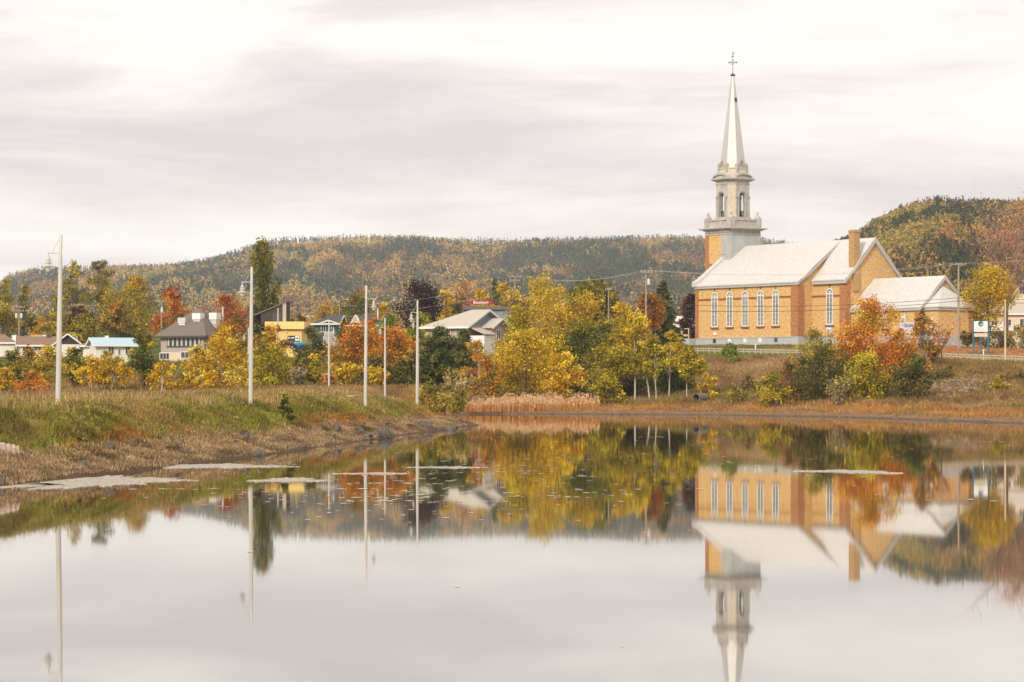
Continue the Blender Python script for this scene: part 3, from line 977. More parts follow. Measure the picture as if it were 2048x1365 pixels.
b.tube([(cx, cy, 65.6), (cx + .25 * dx, cy + .25 * dy, 65.9), (cx - .1 * dx, cy, 66.1)], .07, 5)
b.tube([(cx - .35 * dx, cy - .35 * dy, 65.2), (cx + .3 * dx, cy + .3 * dy, 65.25)], .05, 5)
b.build('cross', M['bronze'], church)

# statue standing on a pedestal of the front gable
b = B().box(-.7, .7, 6.2, 7.6, 25.9, 27.9).box(-.85, .85, 6.05, 7.75, 27.9, 28.1)
b.build('statue_pedestal', M['trim_grey'], church)
loc = church.matrix_basis @ Vector((0, 6.9, 28.1))
st = empty('statue', loc, 'small dark robed statue on the pedestal beside the church tower', 'statue', rz=-math.radians(54))
b = B().loft([[(rx * math.cos(a), ry * math.sin(a), z) for a in np.linspace(0, 2 * PI, 12, endpoint=False)] for rx, ry, z in
              ((.34, .3, 0), (.36, .32, .12), (.3, .26, .5), (.27, .23, .95), (.32, .24, 1.3), (.34, .24, 1.5), (.2, .17, 1.66), (.1, .1, 1.72), (.12, .13, 1.8), (.15, .16, 1.92), (.13, .14, 2.04), (.05, .06, 2.12))])
b.tube([(-.3, 0, 1.52), (-.42, .0, 1.2), (-.2, -.25, 1.1)], [.1, .09, .06]).tube([(.3, 0, 1.52), (.45, -.05, 1.25), (.35, -.2, 1.6)], [.1, .09, .06])
b.build('figure', M['stone_dark'], st, True)
B().box(-.45, .45, -.4, .4, -.001, .06).build('plinth', M['stone_dark'], st)

# access ramp with a wooden rail at the front corner
ramp_c = at(1393, 0, 500)
rp = empty('access_ramp', (P0.x, P0.y, 0), 'grey access ramp with pale wooden railing against the church front corner', 'ramp', rz=-math.radians(54))
b = B().prism([(-6.2, 9.2), (-.3, 9.2), (-.3, 12.15), (-4.6, 12.15), (-6.2, 11.3)], 'y', -1.6, .3)
b.build('ramp_wall', M['foundation'], rp)
b = B()
for x_ in (-4.5, -2.5, -.5):
    b.box(x_ - .08, x_ + .08, -1.55, -1.39, 12.15, 14.0)
for z_ in (12.75, 13.9):
    b.box(-4.58, -.4, -1.58, -1.36, z_, z_ + .16)
b.build('railing', mat('raw_timber', (.62, .45, .27), .8, noise=.1), rp)
B().tube([(-5.2, -1.7, 9.2), (-5.2, -1.7, 12.5)], .05).build('downpipe', M['white'], rp)

# ------------------------------------------------------------------ trees and shrubs
PAL = {k: [np.array(lin(c)) for c in v] for k, v in dict(
    yellow=[(222, 179, 38), (200, 158, 30), (232, 196, 72), (176, 148, 34)],
    gold=[(222, 176, 34), (205, 156, 28), (232, 198, 66), (176, 136, 34)],
    ochre=[(176, 153, 45), (198, 167, 40), (150, 136, 45), (126, 122, 45)],
    yellowgreen=[(176, 162, 38), (148, 129, 34), (198, 177, 53), (116, 110, 36)],
    olive=[(146, 132, 50), (168, 148, 56), (120, 114, 46), (184, 158, 64)],
    green=[(88, 98, 38), (108, 112, 42), (70, 82, 36), (128, 124, 48)],
    brightgreen=[(106, 128, 40), (128, 146, 48), (88, 108, 38), (150, 158, 58)],
    dark=[(84, 86, 42), (102, 98, 44), (70, 74, 40), (120, 108, 50)],
    pine=[(82, 92, 50), (98, 106, 54), (68, 80, 46), (116, 114, 60)],
    orange=[(216, 136, 42), (200, 120, 38), (226, 156, 58), (176, 106, 38)],
    rustgreen=[(192, 126, 44), (148, 122, 46), (112, 106, 44), (210, 148, 58)],
    red=[(180, 82, 40), (158, 67, 36), (202, 109, 49), (128, 62, 38)],
    redorange=[(196, 102, 45), (206, 127, 49), (160, 82, 40), (150, 109, 45)],
    purple=[(64, 36, 38), (50, 28, 34), (82, 46, 44), (42, 26, 32)],
    brown=[(112, 90, 52), (136, 120, 63), (90, 76, 46), (150, 131, 68)],
    twig=[(150, 133, 99), (170, 149, 108), (128, 116, 89), (190, 169, 112)],
    redtwig=[(204, 146, 102), (214, 158, 110), (186, 128, 88), (222, 168, 116)],
    mustard=[(206, 165, 30), (188, 149, 28), (220, 185, 49), (150, 131, 36)],
    redgreen=[(150, 82, 53), (110, 96, 48), (170, 100, 61), (92, 88, 44)],
    lime=[(196, 172, 44), (170, 157, 44), (214, 188, 66), (148, 141, 44)],
    pinkish=[(206, 158, 108), (190, 140, 95), (216, 180, 124), (176, 133, 91)],
).items()}


def leaf_mesh(P, C, size, up=0.25, aspect=.62):
    """one small four-cornered leaf spray per point"""
    n = len(P)
    d = RNG.normal(size=(n, 3)); d /= np.linalg.norm(d, axis=1)[:, None] + 1e-9
    nr = RNG.normal(size=(n, 3)); nr[:, 2] += up * 3
    t = np.cross(d, nr); t /= np.linalg.norm(t, axis=1)[:, None] + 1e-9
    d = np.cross(nr, t); d /= np.linalg.norm(d, axis=1)[:, None] + 1e-9
    sz = (np.asarray(size) * RNG.uniform(.6, 1.35, n))[:, None]
    a = d * sz * .5; b_ = t * sz * .5 * aspect
    V = np.stack([P - a, P + b_ - a * .1, P + a, P - b_ - a * .1], 1).reshape(-1, 3)
    Q = np.arange(n * 4).reshape(n, 4)
    return V, Q, np.repeat(C, 4, 0)


class Wood:
    def __init__(s): s.v = []; s.q = []; s.n = 0
    def tube(s, pts, r0, r1, k=5):
        pts = np.asarray(pts, float); m = len(pts)
        rr = np.linspace(r0, r1, m)
        d = np.gradient(pts, axis=0); d /= np.linalg.norm(d, axis=1)[:, None] + 1e-9
        ref = np.where(np.abs(d[:, 2:3]) > .9, np.array([[1., 0, 0]]), np.array([[0, 0, 1.]]))
        a = np.cross(d, ref); a /= np.linalg.norm(a, axis=1)[:, None] + 1e-9
        b_ = np.cross(d, a)
        th = np.arange(k) * 2 * PI / k
        ring = pts[:, None] + rr[:, None, None] * (np.cos(th)[None, :, None] * a[:, None] + np.sin(th)[None, :, None] * b_[:, None])
        s.v.append(ring.reshape(-1, 3))
        i = np.arange(m - 1)[:, None] * k; j = np.arange(k)[None]
        q = np.stack([i + j, i + (j + 1) % k, i + k + (j + 1) % k, i + k + j], -1).reshape(-1, 4) + s.n
        s.q.append(q); s.n += m * k
    def mesh(s, name): return mesh_np(name, np.concatenate(s.v), np.concatenate(s.q), None, True)


def bend(p, q, n, wob):
    t = np.linspace(0, 1, n)[:, None]
    w = RNG.normal(0, wob, (n, 3)); w[0] = 0; w[-1] = 0
    return p + (q - p) * t + w


def tree(name, label, kind, x, ytop, w, D, pal, ybase=None, pal2=None, top2=0.0, group=None, cat='tree', leaf=None, dens=1.0, bark=None, base_frac=None, lean=0.0):
    """x, ytop, w: the crown's centre, top and width as seen at distance D"""
    mpp = D / F
    cx_ = (x - 1024) * mpp
    w *= 1.3 if group == G_SL and kind not in ('bare', 'twig', 'thin') else 1.24 if group == G_MID else 1.14
    dens *= 1.25 if group == G_MID else 1
    zb = gz(cx_, D) - .12
    zt = zat(ytop, D)
    H = max(1.0, zt - zb); Wd = w * mpp
    R = Wd / 2
    root = empty(name, (cx_, D, zb), label, cat, group, 0)
    pal = PAL[pal]; p2 = PAL[pal2] if pal2 else None
    wood = Wood()
    R *= .8 if kind == 'bare' else 1
    ls = leaf or float(np.interp(D, [150, 330, 600], [.20, .28, .44]))
    pts = []; cls = []
    bk = {'birch': 'birch', 'aspen': 'bark_grey', 'bare': 'bark_grey', 'thin': 'birch', 'shrub': 'bark', 'twig': 'bark_grey'}.get(kind, 'bark')
    bk = bark or bk

    def cluster(c, r, n, zf, tone=None, sq=.8):
        q = RNG.normal(size=(n, 3)) * np.array([r, r, r * sq]) * .58
        pp = c + q
        k = RNG.integers(0, len(pal))
        use = p2 if (p2 is not None and RNG.random() < np.clip(top2 + (zf - .5) * 1.2, 0, 1)) else pal
        col = use[k % len(use)] * RNG.uniform(.62, 1.2)
        cc = col[None] * RNG.uniform(.72, 1.25, (n, 1)) * (1 + RNG.normal(0, .05, (n, 3)))
        pts.append(pp); cls.append(np.clip(cc, 0.004, .8))

    A = H * Wd
    if kind in ('round', 'birch', 'shrub', 'aspen', 'thin'):
        bf = {'round': .14, 'birch': .20, 'shrub': .02, 'aspen': .2, 'thin': .42}[kind] if base_frac is None else base_frac
        nl = int(6 + Wd * .8) if kind != 'thin' else 5
        # a handful of uneven lobes make the crown's outline
        lobes = []
        for k in range(nl):
            f = (k + .5) / nl
            zz = H * (bf + (1 - bf) * (f * .84 + .06))
            env = math.sin(PI * min(1, .18 + .82 * (f ** .85))) ** .6 if kind != 'aspen' else math.sin(PI * min(1, .12 + .86 * f)) ** .8
            env = max(env, .25)
            a = RNG.uniform(0, 2 * PI)
            off = R * env * RNG.uniform(.25, .72)
            lobes.append((np.array([off * math.cos(a) + lean * zz, off * math.sin(a), zz]), R * RNG.uniform(.34, .56) * (.6 + .4 * env)))
        lobes.append((np.array([lean * H * .9 + RNG.normal(0, .1) * R, 0, H * .93 - R * .16]), R * .34))
        lobes.append((np.array([-R * .6, RNG.normal(0, .3) * R, H * (bf + (1 - bf) * RNG.uniform(.25, .5))]), R * .42))
        lobes.append((np.array([R * .6, RNG.normal(0, .3) * R, H * (bf + (1 - bf) * RNG.uniform(.25, .55))]), R * .42))
        ntot = int(74 * A * dens / (ls / .36) ** 2 * (.62 if kind in ('birch', 'thin', 'aspen') else .9))
        tot = sum(r ** 2 for _, r in lobes)
        ends = []
        for c, r in lobes:
            n = max(10, int(ntot * r ** 2 / tot))
            m = max(3, int(n / 34))
            for q in range(m):
                v = RNG.normal(size=3); v /= np.linalg.norm(v)
                cc = c + v * r * RNG.uniform(.45, 1.0) * np.array([1, 1, .85 if kind != 'aspen' else 1.25])
                cc[2] = min(max(cc[2], H * bf * .8 + .15), H - .15)
                cluster(cc, max(.30, r * .46), max(4, n // m), cc[2] / H)
                if RNG.random() < .35: ends.append(cc)
        stems = 1 if kind in ('round', 'thin') else 3 if kind == 'shrub' else 2
        tr = max(.06, H * (.012 if kind in ('birch', 'thin') else .02))
        for k in range(stems):
            base = np.array([RNG.normal(0, .14) * R * (k > 0) * 2, RNG.normal(0, .1) * R * (k > 0), 0])
            top = np.array([lean * H * .8 + RNG.normal(0, .12) * R + (.35 * R * (k - .5) if stems > 1 else 0), RNG.normal(0, .1) * R, H * (.86 if kind != 'shrub' else .7)])
            tp = bend(base, top, 7, .03 * H ** .5 * .6)
            wood.tube(tp, tr, tr * .25, 6)
            for e in ends[k::stems][:16]:
                f = np.clip((e[2] / H - .22) * .95, .45 if kind in ('birch', 'thin') else .15, .82)
                s_ = tp[int(f * 6)]
                wood.tube(bend(s_, e, 4, .06), tr * (.2 if kind in ('birch', 'thin') else .32), tr * .05, 4)
    elif kind == 'poplar':      # tight upright plumes
        for (ox, h0, h1, rr) in ((-R * .08, .08, 1.0, R * .74), (R * .72, .10, .70, R * .30), (-R * .55, .10, .40, R * .42)):
            n = int(100 * (h1 - h0) * H * rr * 2 * dens / (ls / .36) ** 2)
            m = max(10, n // 22)
            for q in range(m):
                f = RNG.random()
                zz = H * (h0 + (h1 - h0) * f)
                prof = float(np.interp(f, [0, .12, .3, .5, .60, .80, .93, 1], [.3, .7, .85, .75, .55, .98, .8, .35])) * (1 + .14 * math.sin(f * 31 + ox * 5))
                a = RNG.uniform(0, 2 * PI); r_ = rr * prof * math.sqrt(RNG.random())
                cluster(np.array([ox + r_ * math.cos(a), r_ * math.sin(a), zz]), .45, 22, zz / H, sq=2.0)
            wood.tube(bend(np.array([ox * .2, 0, 0]), np.array([ox, 0, H * h1 * .93]), 6, .05), H * .016, .04, 6)
            for q in range(14):
                f = RNG.uniform(h0, h1 * .8); a = RNG.uniform(0, 2 * PI)
                s_ = np.array([ox * f, 0, H * f]); wood.tube(bend(s_, s_ + np.array([rr * .6 * math.cos(a), rr * .6 * math.sin(a), H * .1]), 3, .03), .06, .015, 4)
    elif kind in ('spruce', 'pine'):
        lev = int(9 + H * 1.1)
        wood.tube(bend(np.zeros(3), np.array([lean * H, 0, H * .985]), 6, .02), max(.06, H * .016), .02, 6)
        for k in range(lev):
            f = (k + .3) / lev
            zz = H * (.06 + .93 * f)
            rad = R * ((1 - f) ** .85 * RNG.uniform(.75, 1.12) if kind == 'spruce' else (1 - f ** 2.2) ** .8 * RNG.uniform(.55, 1.1))
            nb = max(4, int(5 + rad * 2.2))
            for j in range(nb):
                a = 2 * PI * (j + RNG.random()) / nb
                tip = np.array([rad * math.cos(a) + lean * zz, rad * math.sin(a), zz + (-.22 * rad if kind == 'spruce' else .18 * rad) + RNG.normal(0, .08)])
                s_ = np.array([lean * zz, 0, zz])
                if j % 2 == 0: wood.tube(bend(s_, tip, 3, .03), .035, .012, 4)
                m = max(2, int(rad * 2.0))
                for q in range(m):
                    t = (q + 1) / m
                    cluster(s_ + (tip - s_) * t, min(.32, H * .055) if kind == 'spruce' else .42, int(16 * dens / (ls / .36) ** 1.4), f, sq=.5 if kind == 'spruce' else .8)
        cluster(np.array([lean * H, 0, H * .97]), .16, 10, 1)
    elif kind == 'willow':      # drooping curtains
        wood.tube(bend(np.zeros(3), np.array([0, 0, H * .7]), 5, .2), H * .03, .12, 7)
        ns = int(30 * dens * Wd / 4)
        for k in range(ns):
            a = RNG.uniform(0, 2 * PI); r_ = R * math.sqrt(RNG.uniform(.03, 1)) * .92
            ztop = H * (1 - .35 * (r_ / R) ** 2) * RNG.uniform(.86, 1.0); ln = H * RNG.uniform(.25, .62)
            c = np.array([r_ * math.cos(a), r_ * math.sin(a), ztop])
            if k % 3 == 0: wood.tube(bend(np.array([0, 0, H * RNG.uniform(.35, .6)]), c, 4, .15), .12, .03, 4)
            m = max(3, int(ln / .55))
            for q in range(m):
                cluster(c + np.array([RNG.normal(0, .12), RNG.normal(0, .12), -ln * q / m]), .36, int(20 * (.36 / ls) ** 1.2 + 3), 1 - q / m, sq=1.8)
    elif kind in ('bare', 'twig'):      # spreading branches with a thin veil of leaves
        nm = 5 if kind == 'bare' else 9
        tr = max(.05, H * (.020 if kind == 'bare' else .008))
        fork = H * (.34 if kind == 'bare' else .02) if base_frac is None else H * base_frac
        if fork > .3: wood.tube(bend(np.zeros(3), np.array([lean * fork, 0, fork]), 5, .06), tr, tr * .75, 7)
        for k in range(nm):
            a = 2 * PI * (k + RNG.random() * .7) / nm; sp = R * RNG.uniform(.2, .8)
            s0 = np.array([lean * fork, 0, fork * RNG.uniform(.7, 1)])
            e0 = np.array([lean * H + sp * math.cos(a), sp * math.sin(a), H * RNG.uniform(.72, .99)])
            mid = (s0 + e0) / 2 + np.array([math.cos(a), math.sin(a), 0]) * sp * .18
            main = np.concatenate([bend(s0, mid, 4, .06), bend(mid, e0, 4, .06)[1:]])
            wood.tube(main, tr * .6, tr * .08, 5)
            for j in range(int((13 if kind == 'bare' else 7) * dens ** .5)):
                i = RNG.integers(1, 6); s1 = main[i]
                a2 = a + RNG.normal(0, 1.1); l_ = H * RNG.uniform(.12, .30)
                e1 = s1 + np.array([math.cos(a2) * l_ * .62, math.sin(a2) * l_ * .62, l_ * RNG.uniform(.5, 1)])
                e1[2] = min(e1[2], H * .995)
                wood.tube(bend(s1, e1, 4, .05), tr * .2, tr * .05, 4)
                for q in range(4 if kind == 'bare' else 2):
                    t = RNG.uniform(.35, 1); s2 = s1 + (e1 - s1) * t
                    e2 = s2 + RNG.normal(size=3) * np.array([.5, .5, .35]) * l_ * .45 + np.array([0, 0, l_ * .22])
                    wood.tube(np.stack([s2, (s2 + e2) / 2 + RNG.normal(0, .04, 3), e2]), tr * .09, tr * .03, 3)
                    cluster(e2, l_ * .24 + .12, max(2, int(7 * dens)), e2[2] / H)
    P = np.concatenate(pts); C = np.concatenate(cls)
    P[:, 2] = np.maximum(P[:, 2], .12)
    V, Q, CC = leaf_mesh(P, C, ls)
    link('trunk', wood.mesh('trunk'), M[bk], root)
    link('crown', mesh_np('crown', V, Q, CC * LEAF_GAIN), M['leaf'], root)
    return root


LEAF_GAIN = 1.1
G_VIL = 'trees of the village'
G_MID = 'trees along the far shore'
G_SL = 'trees and bushes on the road embankment'

T = tree
# --- village trees, far to near
T('poplar_tree', 'olive poplar cut off by the photo\'s left border, above the brown roofed house', 'aspen', 8, 556, 62, 520, 'ochre', pal2='olive', group=G_VIL)
T('poplar_tree', 'smaller olive poplar just behind the utility pole with two transformers', 'aspen', 50, 568, 48, 525, 'olive', group=G_VIL)
T('poplar_tree', 'tall loose olive poplar directly right of the nearest lamp head', 'aspen', 146, 517, 56, 545, 'olive', pal2='ochre', group=G_VIL, dens=.85)
T('poplar_tree', 'tallest loose poplar of the pair, with a pale trunk and grey green leaves', 'aspen', 200, 512, 66, 555, 'olive', pal2='brown', group=G_VIL, dens=.9)
T('birch_tree', 'low yellow olive tree crossed by the nearest lamp post\'s pole', 'round', 112, 585, 48, 530, 'olive', pal2='yellowgreen', group=G_VIL)
T('plum_tree', 'small dark purple tree peeping out below the tall loose poplars', 'round', 160, 612, 66, 525, 'purple', group=G_VIL)
T('maple_tree', 'golden orange tree rising behind the long white roof', 'round', 82, 636, 66, 545, 'gold', pal2='orange', group=G_VIL)
T('maple_tree', 'ochre tree tucked behind the nearest lamp post above the brown roof', 'round', 118, 622, 48, 515, 'ochre', group=G_VIL)
T('maple_tree', 'yellow green tree above the blue roofed cottage\'s left end', 'round', 166, 622, 62, 492, 'yellowgreen', group=G_VIL)
T('maple_tree', 'big ochre and green maple with orange tips left of the red maple', 'round', 264, 551, 118, 515, 'ochre', pal2='rustgreen', top2=-.1, group=G_VIL)
T('maple_tree', 'rust brown and dark green maple right above the blue metal roof', 'round', 232, 600, 80, 485, 'dark', pal2='rustgreen', top2=.2, group=G_VIL)
T('maple_tree', 'red topped maple beside the big ochre maple, behind the pole with one transformer', 'round', 345, 571, 80, 535, 'orange', pal2='red', top2=.15, group=G_VIL)
T('maple_tree', 'dark green tree at the left end of the grey brown building\'s roof', 'round', 358, 628, 62, 500, 'dark', pal2='rustgreen', group=G_VIL)
T('maple_tree', 'wide red maple behind the white rooftop boxes', 'round', 452, 589, 96, 540, 'redorange', pal2='red', group=G_VIL)
T('maple_tree', 'dark orange mottled tree hiding the right end of the grey brown roof', 'round', 470, 628, 74, 425, 'rustgreen', pal2='dark', group=G_VIL)
T('lombardy_poplar', 'tall narrow dark green Lombardy poplar standing behind the second lamp post', 'poplar', 527, 486, 58, 455, 'green', pal2='olive', group=G_VIL, dens=1.15)
T('maple_tree', 'orange yellow tree against the left edge of the yellow building', 'round', 548, 648, 56, 425, 'gold', pal2='orange', group=G_VIL)
T('maple_tree', 'dusky orange tree below the Lombardy poplar', 'round', 512, 668, 56, 418, 'rustgreen', group=G_VIL)
T('birch_tree', 'faint olive tree right of the dark slanted tower', 'round', 572, 618, 34, 640, 'olive', group=G_VIL)
T('maple_tree', 'small dark tree above the yellow building\'s right corner', 'round', 600, 628, 34, 600, 'dark', pal2='redorange', group=G_VIL)
T('birch_tree', 'pale orange olive tree left of the round green maple', 'round', 658, 604, 62, 580, 'ochre', pal2='orange', group=G_VIL)
T('maple_tree', 'round green maple flecked with orange, behind the cream house', 'round', 714, 584, 84, 550, 'green', pal2='rustgreen', top2=-.15, group=G_VIL)
T('cedar_tree', 'dusky green cedar between the teal house and the cream house', 'round', 690, 640, 36, 468, 'pine', group=G_VIL)
T('maple_tree', 'yellow and orange tree between the round green maple and the big purple maple', 'round', 768, 605, 58, 570, 'gold', pal2='ochre', group=G_VIL)
T('purple_maple', 'big dark purple maple behind the beige roofed house', 'round', 836, 560, 98, 520, 'purple', group=G_VIL, dens=1.2)
T('willow_bush', 'bright green bush right of the cream house', 'round', 778, 628, 62, 440, 'brightgreen', group=G_VIL)
T('willow_bush', 'bright green bush behind the lamp post that carries two heads', 'round', 838, 618, 52, 450, 'brightgreen', pal2='lime', group=G_VIL)
T('maple_tree', 'pure yellow tree right of the big purple maple', 'round', 894, 576, 62, 570, 'yellow', pal2='gold', group=G_VIL)
T('maple_tree', 'dull pink leafless looking tree left above the red banner', 'bare', 926, 566, 66, 640, 'pinkish', group=G_VIL, dens=2.0)
T('maple_tree', 'golden tree directly above the red banner', 'round', 960, 574, 56, 560, 'gold', group=G_VIL)
T('maple_tree', 'golden topped green maple right above the red banner\'s end', 'round', 1004, 561, 62, 565, 'green', pal2='gold', top2=.25, group=G_VIL)
T('spruce_tree', 'dark spruce tip behind the golden topped maple', 'spruce', 990, 556, 34, 620, 'pine', group=G_VIL)
T('cedar_tree', 'small dark cedar at the left end of the red banner', 'round', 912, 602, 44, 545, 'dark', group=G_VIL)
T('aspen_tree', 'large airy bright yellow tree, tallest in the middle of the picture', 'round', 1086, 545, 132, 420, 'yellow', pal2='lime', group=G_VIL, dens=.62)
T('aspen_tree', 'pale yellow thin tree with bare twigs right below the large airy yellow one', 'bare', 1152, 600, 92, 405, 'yellow', group=G_VIL, dens=2.4)
T('aspen_tree', 'bare twigged pale tree left below the large airy yellow one', 'bare', 1046, 588, 60, 430, 'twig', pal2='yellow', group=G_VIL, dens=2.0)
T('weeping_willow', 'dark olive weeping willow beside a thin utility pole', 'willow', 1184, 556, 100, 490, 'olive', pal2='green', group=G_VIL, dens=2.6)
T('maple_tree', 'gold topped brownish tree in front of the weeping willow\'s right edge', 'round', 1246, 602, 88, 398, 'ochre', pal2='gold', top2=.2, group=G_VIL)
T('maple_tree', 'sparse rust orange tree touching the tall utility pole with a transformer', 'bare', 1302, 596, 62, 432, 'orange', pal2='brown', group=G_VIL, dens=2.2)
T('spruce_tree', 'dark green spruce left of the church front', 'spruce', 1326, 560, 84, 445, 'pine', pal2='dark', group=G_VIL, dens=1.3)
T('maple_tree', 'small bright red tree glimpsed between the spruce and the purple tree', 'round', 1371, 596, 26, 560, 'red', group=G_VIL)
T('purple_maple', 'dark purple tree half hidden behind the church\'s front corner', 'round', 1392, 583, 58, 540, 'purple', group=G_VIL, dens=1.3)

# --- the belt of trees along the far shore
T('bush', 'dark green bush at the left border below the brown roofed houses', 'shrub', 20, 698, 66, 372, 'green', pal2='rustgreen', group=G_MID, cat='bush')
T('bush', 'olive bush with red leaves left of the leaning pale trunk', 'shrub', 58, 690, 58, 366, 'olive', pal2='redgreen', group=G_MID, cat='bush')
T('bush', 'low yellow bush at the left border', 'shrub', 12, 738, 52, 345, 'yellow', group=G_MID, cat='bush')
T('bush', 'low dull orange bush in front of the olive bush', 'shrub', 62, 742, 62, 341, 'orange', pal2='brown', group=G_MID, cat='bush', dens=.7)
T('birch_tree', 'ochre birch with a leaning pale trunk left of the nearest lamp post', 'birch', 104, 688, 78, 348, 'ochre', pal2='gold', group=G_MID, lean=-.12)
T('maple_tree', 'dark green tree with orange spots right beside the nearest lamp post', 'round', 146, 692, 54, 356, 'green', pal2='gold', top2=-.1, group=G_MID)
T('birch_tree', 'rounded golden birch below the blue roofed cottage', 'birch', 184, 714, 64, 342, 'gold', group=G_MID, dens=1.3)
T('birch_tree', 'golden birch with a clear white trunk under the cottage windows', 'birch', 232, 708, 62, 341, 'gold', pal2='ochre', group=G_MID, dens=1.2)
T('bush', 'small lime yellow bush against the white cottage wall', 'round', 211, 700, 22, 400, 'lime', group=G_MID, cat='bush')
T('willow_tree', 'upright olive green tree left of the grey brown building', 'round', 288, 664, 66, 350, 'green', pal2='yellowgreen', group=G_MID)
T('birch_tree', 'small golden birch on two white stems beside the patch of lawn', 'birch', 322, 718, 50, 336, 'gold', group=G_MID, dens=1.1)
T('bush', 'low yellow bush right of the small two stemmed birch', 'shrub', 372, 746, 46, 338, 'yellow', pal2='olive', group=G_MID, cat='bush')
T('birch_tree', 'orange yellow birch covering the grey brown building\'s right wall', 'birch', 396, 690, 62, 350, 'gold', pal2='ochre', group=G_MID, dens=1.2)
T('birch_tree', 'largest golden birch of the left side, left of the second lamp post', 'birch', 446, 656, 96, 356, 'gold', pal2='yellow', group=G_MID, dens=1.35)
T('birch_tree', 'low yellow and olive birch at the foot of the largest golden birch', 'birch', 476, 730, 66, 336, 'yellow', pal2='olive', group=G_MID)
T('bush', 'low golden bush at the largest golden birch\'s left foot', 'shrub', 420, 745, 60, 337, 'gold', group=G_MID, cat='bush')
T('willow_tree', 'yellow green tree right of the second lamp post', 'round', 540, 690, 90, 350, 'yellowgreen', pal2='ochre', group=G_MID)
T('bush', 'low olive yellow bush directly right of the second lamp post\'s foot', 'shrub', 518, 748, 62, 334, 'yellowgreen', group=G_MID, cat='bush')
T('bush', 'dark brown bush below the blue container', 'shrub', 598, 698, 54, 370, 'brown', pal2='dark', group=G_MID, cat='bush')
T('maple_tree', 'brown green round tree between the yellow building and the teal house', 'round', 626, 650, 52, 410, 'dark', pal2='brown', group=G_MID)
T('bush', 'thin grey twiggy bush left of the small golden tree', 'twig', 596, 738, 46, 345, 'twig', group=G_MID, cat='bush', dens=1.6)
T('birch_tree', 'small golden and green tree left of the thin far lamp post', 'round', 628, 704, 44, 348, 'ochre', pal2='gold', group=G_MID)
T('maple_tree', 'wide orange maple behind the third lamp post', 'round', 712, 652, 122, 374, 'rustgreen', pal2='orange', top2=.25, group=G_MID)
T('maple_tree', 'orange red maple between the third lamp post and the two headed one', 'round', 786, 654, 100, 368, 'rustgreen', pal2='orange', top2=.3, group=G_MID)
T('maple_tree', 'small orange tree in front of the cream house', 'round', 742, 634, 54, 392, 'orange', pal2='ochre', group=G_MID)
T('bush', 'dark green bush under the orange maples', 'shrub', 748, 715, 92, 356, 'dark', group=G_MID, cat='bush')
T('bush', 'dark olive bush between the orange red maple and the pines', 'shrub', 812, 706, 66, 355, 'dark', pal2='olive', group=G_MID, cat='bush')
T('sumac_bush', 'airy yellow bush with grey twigs left of the third lamp post', 'twig', 694, 728, 66, 345, 'yellow', pal2='twig', top2=-.3, group=G_MID, cat='bush', dens=1.7)
T('sumac_bush', 'airy yellow bush right of the third lamp post', 'twig', 756, 734, 58, 344, 'yellow', group=G_MID, cat='bush', dens=1.7)
T('bush', 'faint reddish bush at the thin far lamp post\'s foot', 'twig', 660, 748, 40, 346, 'redtwig', group=G_MID, cat='bush', dens=1.6)
T('pine_tree', 'dark green pine in front of the beige roofed house', 'pine', 880, 654, 92, 356, 'pine', pal2='olive', top2=-.35, group=G_MID, dens=1.3)
T('pine_tree', 'smaller blackish pine right of the bigger pine', 'pine', 928, 662, 56, 366, 'pine', group=G_MID, dens=1.3)
T('maple_tree', 'olive brown tree left of the bigger pine', 'round', 838, 690, 54, 362, 'olive', pal2='rustgreen', group=G_MID)
T('bush', 'grey leafless bush in front of the pines', 'twig', 916, 738, 62, 338, 'twig', pal2='olive', group=G_MID, cat='bush', dens=1.3)
T('maple_tree', 'thin orange tree on bare stems right of the pines', 'birch', 962, 672, 70, 348, 'orange', pal2='ochre', group=G_MID, dens=.8)
T('bush', 'low rust and green bush behind the left end of the reeds', 'shrub', 975, 736, 66, 344, 'rustgreen', pal2='yellow', group=G_MID, cat='bush')
T('maple_tree', 'yellow green tree standing before the beige house\'s blue gable', 'round', 1046, 608, 88, 392, 'yellowgreen', pal2='yellow', group=G_MID)
T('maple_tree', 'largest yellow tree of the far shore, above the reeds', 'round', 1052, 656, 134, 356, 'yellow', pal2='ochre', top2=-.1, group=G_MID, base_frac=.05)
T('maple_tree', 'golden round tree whose leaves reach down into the reeds', 'round', 1130, 702, 74, 345, 'gold', pal2='yellow', group=G_MID, base_frac=.03)
T('maple_tree', 'dense dark green tree behind the golden round tree', 'round', 1160, 640, 92, 376, 'green', pal2='yellowgreen', top2=-.15, group=G_MID)
T('maple_tree', 'olive yellow tree right of the golden round tree', 'round', 1206, 690, 84, 357, 'olive', pal2='yellowgreen', group=G_MID)
T('bush', 'low yellow green bush at the right end of the reeds', 'shrub', 1218, 740, 62, 343, 'yellowgreen', group=G_MID, cat='bush')
T('bush', 'dark green bush behind the right end of the reeds', 'shrub', 1170, 728, 70, 362, 'dark', group=G_MID, cat='bush')
T('aspen_tree', 'tall yellow green aspen with a thick white trunk', 'birch', 1270, 622, 88, 355, 'yellowgreen', pal2='yellow', top2=.1, group=G_MID, dens=1.5, base_frac=.28)
T('bush', 'brown leafless bush behind the white aspen trunk', 'shrub', 1300, 710, 66, 372, 'brown', pal2='dark', group=G_MID, cat='bush', dens=.8)
T('bush', 'dark bush behind the slender birches', 'shrub', 1372, 728, 76, 374, 'dark', pal2='brown', group=G_MID, cat='bush', dens=.9)
T('maple_tree', 'olive gold tree filling the gap between the tall aspen and the gold topped tree', 'round', 1226, 660, 70, 372, 'ochre', pal2='yellowgreen', group=G_MID, base_frac=.02)
